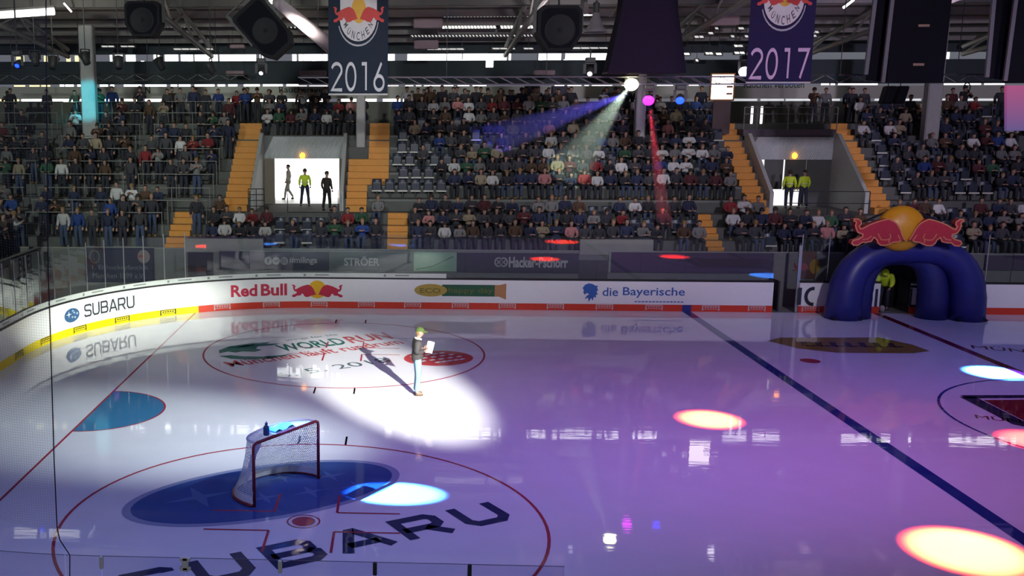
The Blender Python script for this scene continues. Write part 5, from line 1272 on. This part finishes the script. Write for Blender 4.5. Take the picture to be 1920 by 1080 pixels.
# --- loudspeakers
SPK = mat('speaker_black', (.005, .005, .008), .6, spec=.12); GRL = mat('speaker_grille', (.007, .008, .011), .9, spec=.05, scale=60, vary=.5); STRAP = mat('bracket_black', (.014, .014, .016), .5)
def speaker(px0, px1, py0, py1, Y, label, tilt=0, roll=0, depth=.45, cone=True, bev=.12):
    a, b = atY(px0, py1, Y), atY(px1, py0, Y); c = (a+b)/2; hx, hz = (b[0]-a[0])/2, (b[2]-a[2])/2
    t = thing('loudspeaker', label, 'loudspeaker', tuple(c), 0, 'hanging loudspeakers'); R_ = Matrix.Rotation(tilt, 3, 'X') @ Matrix.Rotation(roll, 3, 'Y')
    def bl(nm, g, m_, sm=False): g.v = [tuple(R_ @ Vector(v)) for v in g.v]; return g.build(nm, m_, t, sm)
    g = MB(); o8 = [(-hx+bev*2, -hz), (hx-bev*2, -hz), (hx, -hz+bev*3), (hx, hz-bev), (hx-bev, hz), (-hx+bev, hz), (-hx, hz-bev), (-hx, -hz+bev*3)]
    g.prism(o8, lambda u, v, w: (u, -depth+w, v), depth*2); bl('cabinet', g, SPK)
    g = MB(); g.prism([(u*.86, v*.86) for u, v in o8], lambda u, v, w: (u, -depth-.03+w, v), .025); gr = bl('grille', g, GRL)
    if cone:
        g = MB(); g.lathe([(.001, .0), (hx*.2, .06), (hx*.62, .0), (hx*.70, .03), (hx*.72, .0)], n=24); g.v = [(x, -depth-.035-z, y-hz*.08) for x, y, z in g.v]; bl('cone', g, mat('speaker_cone', (.009, .010, .013), .6, spec=.15), True)
    g = MB(); 
    for s_ in (-1, 1): g.bar((s_*(hx+.05), 0, -.1), (s_*(hx+.05), 0, hz+.25), .04, .12)
    g.bar((-hx-.06, 0, hz+.25), (hx+.06, 0, hz+.25), .12, .05); bl('bracket', g, STRAP)
    g = MB(); g.tube([(0, 0, hz*.8), (0, 0, hz+2.2)], .03, 6); g.build('hanging_rod', STRAP, t)
speaker(241, 303, 4, 70, 13, 'square black loudspeaker hanging at upper left', bev=.14)
speaker(464, 531, 0, 112, 12.5, 'tilted black loudspeaker left of the slanting pipe', roll=-.72, bev=.12)
speaker(1004, 1089, 12, 97, 11.6, 'black box loudspeaker with round cone near the top centre', bev=.17)
p = atY(1207, 138, 11.6)
t = thing('speaker_shroud', 'large dark tapered shroud hanging above the lighting truss', 'speaker shroud', tuple(p))
zt_ = float(atY(1207, -30, 11.6)[2]-p[2]); g = MB(); wb, wt = 1.34, .92; n = 8
rr = []
for k in range(7):
    q = k/6; w_ = wb+(wt-wb)*min(1, q*1.35); rr.append([(w_*x, dy*(.55+.05*math.sin(x*6+k)), zt_*q) for x, dy in ((-1, -.8), (-.6, -1), (-.2, -.95), (.2, -1), (.6, -.95), (1, -.8), (1, .8), (0, 1), (-1, .8), (-1, -.8))])
g.grid(rr); g.build('shroud_cloth', mat('shroud_dark', (.013, .009, .022), .9, spec=.1), t, True)
g = MB(); g.tube([(-wb, -.4, .02), (wb, -.4, .02), (wb, .4, .02), (-wb, .4, .02)], .03, 6, closed=True); g.build('hem_frame', DSTEEL, t)
g = MB(); 
for s_ in (-.7, .7): g.tube([(s_, 0, zt_), (s_, 0, zt_+1.5)], .03, 6)
g.build('hanger', DSTEEL, t)
# small monitor speakers and cases at the rear platform
for i, (px, py, w_, h_, lb) in enumerate(((1664, 178, .40, .55, 'left one of two tilted black speakers left of the fourth pillar'), (1687, 178, .42, .55, 'right one of two tilted black speakers left of the fourth pillar'))):
    p = atY(px, py, 22); t = thing('loudspeaker', lb, 'loudspeaker', tuple(p), 0, 'small hanging speakers'); g = MB(); g.bbox((0, 0, 0), (w_*.55, .25, h_*.7), .05); g.v = [(x*.97+z*.22, y, z) for x, y, z in g.v]; g.build('cabinet', SPK, t)
    g = MB(); g.bbox((0, -.26, 0), (w_*.48, .02, h_*.6), .02); g.v = [(x*.97+z*.22, y, z) for x, y, z in g.v]; g.build('grille', GRL, t)
    g = MB(); g.tube([(0, 0, h_*.6), (0, 0, 4.6)], .02, 6); g.build('hanging_rod', STRAP, t)
for i, (px, py, lb) in enumerate(((997, 178, 'left dark cabinet standing behind the top crowd row'), (1048, 178, 'right dark cabinet standing behind the top crowd row'))):
    p = atY(px, py, 28.5); t = thing('flight_case', lb, 'cabinet', (p[0], 28.5, 7.15), 0, 'cabinets at the back'); hz = (p[2]+.45-7.15)/2
    g = MB(); g.bbox((0, 0, hz), (.38, .3, hz), .03); g.build('case_body', mat('case_violet', (.035, .025, .06), .6), t)
    g = MB(); g.box(-.385, .385, -.31, -.30, hz-.02, hz+.02); g.build('trim_band', STEEL, t)
# --- bright board above the middle block
a, b = atY(1332, 186, 23.6), atY(1376, 140, 23.6); t = thing('light_board', 'brilliant white orange-edged display board under the roof at right', 'display', ((a[0]+b[0])/2, 23.6, a[2])); hw = (b[0]-a[0])/2; H = b[2]-a[2]
g = MB(); g.box(-hw, hw, -.03, .05, 0, H); g.build('display_face', mat('display_glow', (.9, .9, .9), .5, emit=(1, .94, .80), strength=4.0), t)
g = MB(); g.box(-hw-.06, hw+.06, -.02, .06, H, H+.07); g.box(-hw-.06, -hw, -.05, .06, -.04, H+.07); g.box(hw, hw+.06, -.05, .06, -.04, H+.07); g.box(-hw-.06, hw+.06, -.05, .06, -.07, 0); g.build('display_frame', mat('display_frame', (.35, .14, .02), .5), t)
g = MB()
for z in (.20, .52): g.box(.2, hw-.02, -.04, -.03, z, z+.09)
g.build('dark_bars', mat('display_dark', (.20, .06, .01), .5), t)
g = MB(); g.box(-.35, .45, -.02, .1, -1.6, -.07); g.build('support_panel', mat('support_brown', (.09, .06, .06), .7), t)
# --- scoreboard frame at the right, panels facing away, with a lit screen below
t = thing('scoreboard', 'big dark scoreboard panel with pale frame posts hanging at upper right', 'scoreboard', tuple(atY(1722, 157, 10.5))); o0 = atY(1722, 157, 10.5)
def rel(px, py, Y=10.5): return tuple(atY(px, py, Y)-o0)
g = MB(); q = [rel(1662, 155), rel(1768, 155), rel(1788, -30), rel(1680, -30)]
g.add(q+[(x, y+.35, z) for x, y, z in q], [(0, 1, 2, 3), (7, 6, 5, 4), (0, 4, 5, 1), (1, 5, 6, 2), (2, 6, 7, 3), (3, 7, 4, 0)]); g.build('dark_panel', mat('scoreboard_dark', (.004, .004, .007), .7, spec=.06), t)
for pa, pb in (((1655, 155), (1676, -30)), ((1623, 140), (1644, -30))): g = MB(); g.bar(rel(*pa), rel(*pb), .10, .12); g.build('frame_post', mat('frame_grey', (.09, .085, .10), .5), t)
g = MB(); q = [rel(1626, 150, 10.9), rel(1652, 153, 10.9), rel(1674, -30, 10.9), rel(1646, -30, 10.9)]; g.add(q+[(x, y+.1, z) for x, y, z in q], [(0, 1, 2, 3), (7, 6, 5, 4), (0, 4, 5, 1), (1, 5, 6, 2), (2, 6, 7, 3), (3, 7, 4, 0)]); g.build('side_panel', mat('scoreboard_dark', (.004, .004, .007), .7, spec=.06), t)
g = MB()
for px, py in ((1732, 48), (1722, 121)): c = rel(px, py, 10.47); g.box(c[0]-.18, c[0]+.18, c[1]-.02, c[1]+.01, c[2]-.04, c[2]+.04)
g.build('handle', mat('handle_tan', (.20, .12, .09), .5), t)
t = thing('scoreboard', 'second dark scoreboard panel cut by the right edge above the pink screen', 'scoreboard', tuple(atY(1900, 157, 10.5))); o0 = atY(1900, 157, 10.5)
g = MB(); q = [rel(1890, 155), rel(1990, 155), rel(2000, -30), rel(1906, -30)]; g.add(q+[(x, y+.35, z) for x, y, z in q], [(0, 1, 2, 3), (7, 6, 5, 4), (0, 4, 5, 1), (1, 5, 6, 2), (2, 6, 7, 3), (3, 7, 4, 0)]); g.build('dark_panel', mat('scoreboard_dark', (.004, .004, .007), .7, spec=.06), t)
for pa, pb in (((1884, 152), (1908, -30)), ((1850, 145), (1866, -30))): g = MB(); g.bar(rel(*pa), rel(*pb), .10, .12); g.build('frame_post', mat('frame_grey', (.09, .085, .10), .5), t)
g = MB(); q = [rel(1853, 145, 10.9), rel(1884, 150, 10.9), rel(1908, -30, 10.9), rel(1868, -30, 10.9)]; g.add(q+[(x, y+.1, z) for x, y, z in q], [(0, 1, 2, 3), (7, 6, 5, 4), (0, 4, 5, 1), (1, 5, 6, 2), (2, 6, 7, 3), (3, 7, 4, 0)]); g.build('side_panel', mat('scoreboard_dark', (.004, .004, .007), .7, spec=.06), t)
m_ = bpy.data.materials.new('screen_pink'); m_.use_nodes = True; nt = m_.node_tree; b_ = nt.nodes['Principled BSDF']; tc = nt.nodes.new('ShaderNodeTexCoord'); sp = nt.nodes.new('ShaderNodeSeparateXYZ'); cr_ = nt.nodes.new('ShaderNodeValToRGB')
cr_.color_ramp.elements[0].color = (.09, .06, .20, 1); cr_.color_ramp.elements[1].color = (.34, .05, .16, 1)
nt.links.new(tc.outputs['Generated'], sp.inputs[0]); nt.links.new(sp.outputs[2], cr_.inputs[0]); nt.links.new(cr_.outputs[0], b_.inputs['Emission Color']); b_.inputs['Emission Strength'].default_value = 1.0; b_.inputs['Base Color'].default_value = (.02, .02, .02, 1)
g = MB(); q = [rel(1888, 245), rel(1990, 245), rel(1990, 160), rel(1888, 160)]; g.add(q+[(x, y+.15, z) for x, y, z in q], [(0, 1, 2, 3), (7, 6, 5, 4), (0, 4, 5, 1), (1, 5, 6, 2), (2, 6, 7, 3), (3, 7, 4, 0)]); g.build('lit_screen', m_, t)

# ================================================================== things on the ice
# --- the goal, pushed off to the near circle
A0, B0 = Vector((5.06, -6.30, 0)), Vector((6.18, -4.70, 0))
ax = (B0-A0).normalized(); bk = Vector((-ax.y, ax.x, 0)); mid = (A0+B0)/2; HW = (B0-A0).length/2
t = thing('hockey_goal', 'red framed ice hockey goal with white net on the blue ice emblem', 'goal', tuple(mid), math.atan2(ax.y, ax.x))
GR = mat('goal_red', (.20, .018, .028), .35); HG = 1.27
for s_ in (-1, 1):
    g = MB(); g.tube([(s_*HW, 0, 0), (s_*HW, 0, HG-.10), (s_*(HW-.02), 0, HG-.03), (s_*(HW-.09), 0, HG)], .032, 10); g.build('post', GR, t, True)
g = MB(); g.tube([(-HW+.09, 0, HG), (HW-.09, 0, HG)], .032, 10); g.build('crossbar', GR, t, True)
def base_curve(n=24, d=1.05, e=.06): return [(-(HW+e)*math.cos(PI*k/n)*(1 if abs(math.cos(PI*k/n)) < 1 else 1), d*math.sin(PI*k/n)**.75, .04) for k in range(n+1)]
BCV = base_curve()
g = MB(); g.tube(BCV, .030, 8); g.build('base_frame', GR, t, True)
TCV = [(-(HW-.07)*math.cos(PI*k/24), .52*math.sin(PI*k/24)**.6, HG) for k in range(25)]
g = MB(); g.tube(TCV, .022, 8); g.build('top_frame', mat('frame_white', (.62, .66, .78), .4), t, True)
NETW = net_mat('goal_net', (.80, .84, .90), .042, .0135)
rows = []; uvs = []
for j in range(9):
    q = j/8; r_ = []; u_ = []; L = 0
    for k in range(25):
        a, b = Vector(TCV[k]), Vector(BCV[k]); p = a.lerp(b, q); sag = .10*math.sin(PI*q)*math.sin(PI*k/24); p.y -= sag
        if k: L += (p-pp).length
        pp = p.copy(); r_.append(tuple(p)); u_.append((L, 1.35*q))
    rows.append(r_); uvs.append(u_)
g = MB(); g.grid(rows, 0, uvs); g.build('back_net', NETW, t)
g = MB(); rr = [[(p[0], p[1]*q, p[2]+.002) for p in TCV] for q in (0, .5, 1)]; g.grid(rr, 0, [[(p[0], p[1]*q) for p in TCV] for q in (0, .5, 1)]); g.build('top_net', NETW, t)
g = MB(); sk = [(p[0]*.985, p[1]*.97, 0) for p in BCV[:25]]; g.grid([[(x, y, .03) for x, y, z in sk], [(x*.97, y*.96, .20) for x, y, z in sk]]); g.build('skirt', mat('skirt_white', (.72, .72, .74), .7), t)
g = MB(); q = [(-HW+.10, .05), (-HW+.34, .05)]
g.grid([[(-HW+.12+.06*k+.0*j, .10+.05*j, HG-.02-.95*j/6) for k in range(5-(j//2))] + [(-HW+.12+.06*(4-(j//2)), .10+.05*j, HG-.02-.95*j/6)]*(j//2) for j in range(7)]); g.build('net_fold', mat('net_fold', (.72, .76, .82), .8), t)
wm = Matrix.Translation(mid) @ Matrix.Rotation(math.atan2(ax.y, ax.x), 4, 'Z')
bp_ = wm @ Vector((-.42, .17, HG+.025))
t2 = thing('water_bottle', 'blue water bottle lying on top of the goal net', 'bottle', tuple(bp_), .7)
g = MB(); g.lathe([(.001, -.11), (.055, -.11), (.062, -.09), (.062, .04), (.050, .07), (.026, .09), (.026, .11), (.001, .112)], n=14); g.build('bottle_body', mat('bottle_blue', (.03, .08, .22), .3), t2, True, (0, 0, .09))
g = MB(); g.lathe([(.030, .0), (.030, .03), (.012, .035), (.012, .06), (.001, .062)], n=12); g.build('cap', mat('bottle_cap', (.05, .06, .12), .4), t2, True, (0, 0, .198))
tw = wm @ Vector((.05, .22, HG+.025)); g = MB()
g.grid([[(-.3+.1*i, -.14+.07*k, .02+.035*math.sin(i*1.7)*math.cos(k*1.3)) for i in range(7)] for k in range(5)]); g.grid([[(-.3+.1*i, -.14+.07*k, .005) for i in range(7)][::-1] for k in range(5)])
o = g.build('towel', mat('towel_blue', (.12, .25, .5), .9), None, True, tuple(tw)); o.rotation_euler = (0, 0, math.atan2(ax.y, ax.x)); tag(o, 'crumpled blue towel beside the bottle on top of the goal', 'towel')
# --- inflatable tunnel arch
AB = mat('inflatable_blue', (.018, .020, .16), .38, vary=.25, scale=2.5); ABD = mat('inflatable_inner', (.016, .018, .13), .45)
cx_ = (atY(1543, 560, 13.6)[0]+atY(1841, 560, 13.6)[0])/2; half = (atY(1841, 560, 13.6)[0]-atY(1543, 560, 13.6)[0])/2
AY = 13.35
t = thing('inflatable_arch', 'blue inflatable tunnel arch topped by two red bulls and a golden disc', 'inflatable arch', (cx_, AY, 0))
def lobed(name, pathw, pathh, r_leg, r_top, yoff, m_, ey=1.0, n=40):
    g = MB(); pts = []; rs_ = []
    for k in range(n+1):
        a = PI*k/n; c, s_ = math.cos(a), math.sin(a)
        x = -pathw*(abs(c)**.75)*(1 if c > 0 else -1); z = pathh*s_**.62
        pts.append((x, yoff, max(z, 0) - (.06 if k in (0, n) else 0))); q = s_**1.1; rs_.append((r_leg*(1-q)+r_top*q)*(1+.012*math.cos(k*PI)))
    g.tube(pts, rs_, 16); g.v = [(x, (y-yoff)*ey+yoff, max(z, .0)) for x, y, z in g.v]
    return g.build(name, m_, t, True)
lobed('outer_tube', half-.66, 2.62, .66, .50, 0, AB, .95)
lobed('inner_tube', half-1.50, 2.42, .56, .42, .25, ABD, .95).location.x = -.28
g = MB()
for s_ in (-1, 1):
    g = MB(); g.bbox((s_*(half-.66), 0, .05), (.58, .52, .08), .2); g.build('base_skirt', mat('inflatable_base', (.006, .006, .02), .7), t)
GOLD = mat('inflatable_gold', (.62, .27, .012), .35, vary=.1); REDB = mat('inflatable_red', (.42, .022, .035), .38, vary=.12); EDG2 = mat('inflatable_trim', (.62, .22, .09), .4)
c_ = atY(1696, 430, AY-.75); lx, lz = c_[0]-cx_, c_[2]
g = MB(); g.sphere((lx, -.45, lz), (.86, .50, .84), 28, 18); g.build('gold_disc', GOLD, t, True)
Rb = 435/4.5/1883*(AY-.75+24.65)
for s_ in (1, -1):
    ol = [(lx+s_*u*Rb, lz+.02+v*Rb) for u, v in BULLN]
    if s_ < 0: ol = ol[::-1]
    # puffed cushion: rim outline, bulged towards the viewer
    cu = sum(p[0] for p in ol)/len(ol); n = len(ol); g = MB()
    g.prism(ol, lambda u, v, w: (u, -.98+w, v), .34, 0)
    o = g.build('bull', REDB, t)
    bv = o.modifiers.new('round', 'BEVEL'); bv.width = .035; bv.segments = 2; bv.limit_method = 'ANGLE'
    g = MB(); stroke(g, ol, .045, lambda u, v, w: (u, -.992, v), closed=True)
    for q in (([(565, 300), (575, 330), (560, 360), (575, 385)]), ([(630, 310), (650, 345), (690, 362)]), ([(470, 300), (500, 350), (540, 352), (570, 340)]), ([(420, 320), (390, 345), (350, 350)])):
        stroke(g, [(lx+s_*(x-705)/435*Rb, lz+.02+(265-y)/435*Rb) for x, y in q], .035, lambda u, v, w: (u, -.992, v))
    g.build('trim_line', EDG2, o)
    g = MB(); g.add([(lx-s_*.35*1, -.5, lz+.75), (lx-s_*1.75, -.5, lz+.10), (lx-s_*1.75, -.38, lz+.02), (lx-s_*.35, -.38, lz+.62)], [(0, 1, 2, 3), (3, 2, 1, 0)]); g.build('tie_strap', mat('strap_dark', (.03, .03, .04), .5), t)
# black doorway curtain at the rear of the tunnel
xa, xb = atY(1652, 560, YB+.35)[0], atY(1706, 560, YB+.35)[0]
t3 = thing('gate_curtain', 'black curtain hanging in the players gate behind the tunnel', 'curtain', ((xa+xb)/2, YB+1.4, 0)); g = MB(); hw = (xb-xa)/2+1.0
rr = [[(-hw+2*hw*i/16, .06*math.sin(i*1.9), 3.0*k/3) for i in range(17)] for k in range(4)]; g.grid(rr); g.build('curtain_cloth', mat('curtain_black', (.008, .008, .009), .9), t3, True)
g = MB(); g.tube([(-hw, 0, 3.0), (hw, 0, 3.0)], .03, 6); g.tube([(-hw, 0, 0), (-hw, 0, 3.0)], .03, 6); g.tube([(hw, 0, 0), (hw, 0, 3.0)], .03, 6); g.build('curtain_frame', DK, t3)
g = MB(); t4 = thing('players_gate', 'black players gate door opened below the steward in the tunnel', 'gate', (xb-.1, YB+.1, 0)); g.box(-.05, .0, 0, .95, .03, 1.2); g.build('gate_panel', DG, t4); g = MB(); g.box(-.08, -.05, .1, .85, .3, .9); g.build('gate_pad', mat('gate_pad', (.03, .03, .035), .7), t4)
g = MB(); sp_ = atY(1657, 582, YB+.3); g.sphere((0, 0, .14), (.11, .11, .14), 12, 8); o = g.build('ball', mat('ball_grey', (.35, .33, .30), .5), None, True, (sp_[0], YB+.45, -.04)); tag(o, 'small pale ball on the ground below the bending steward', 'ball')
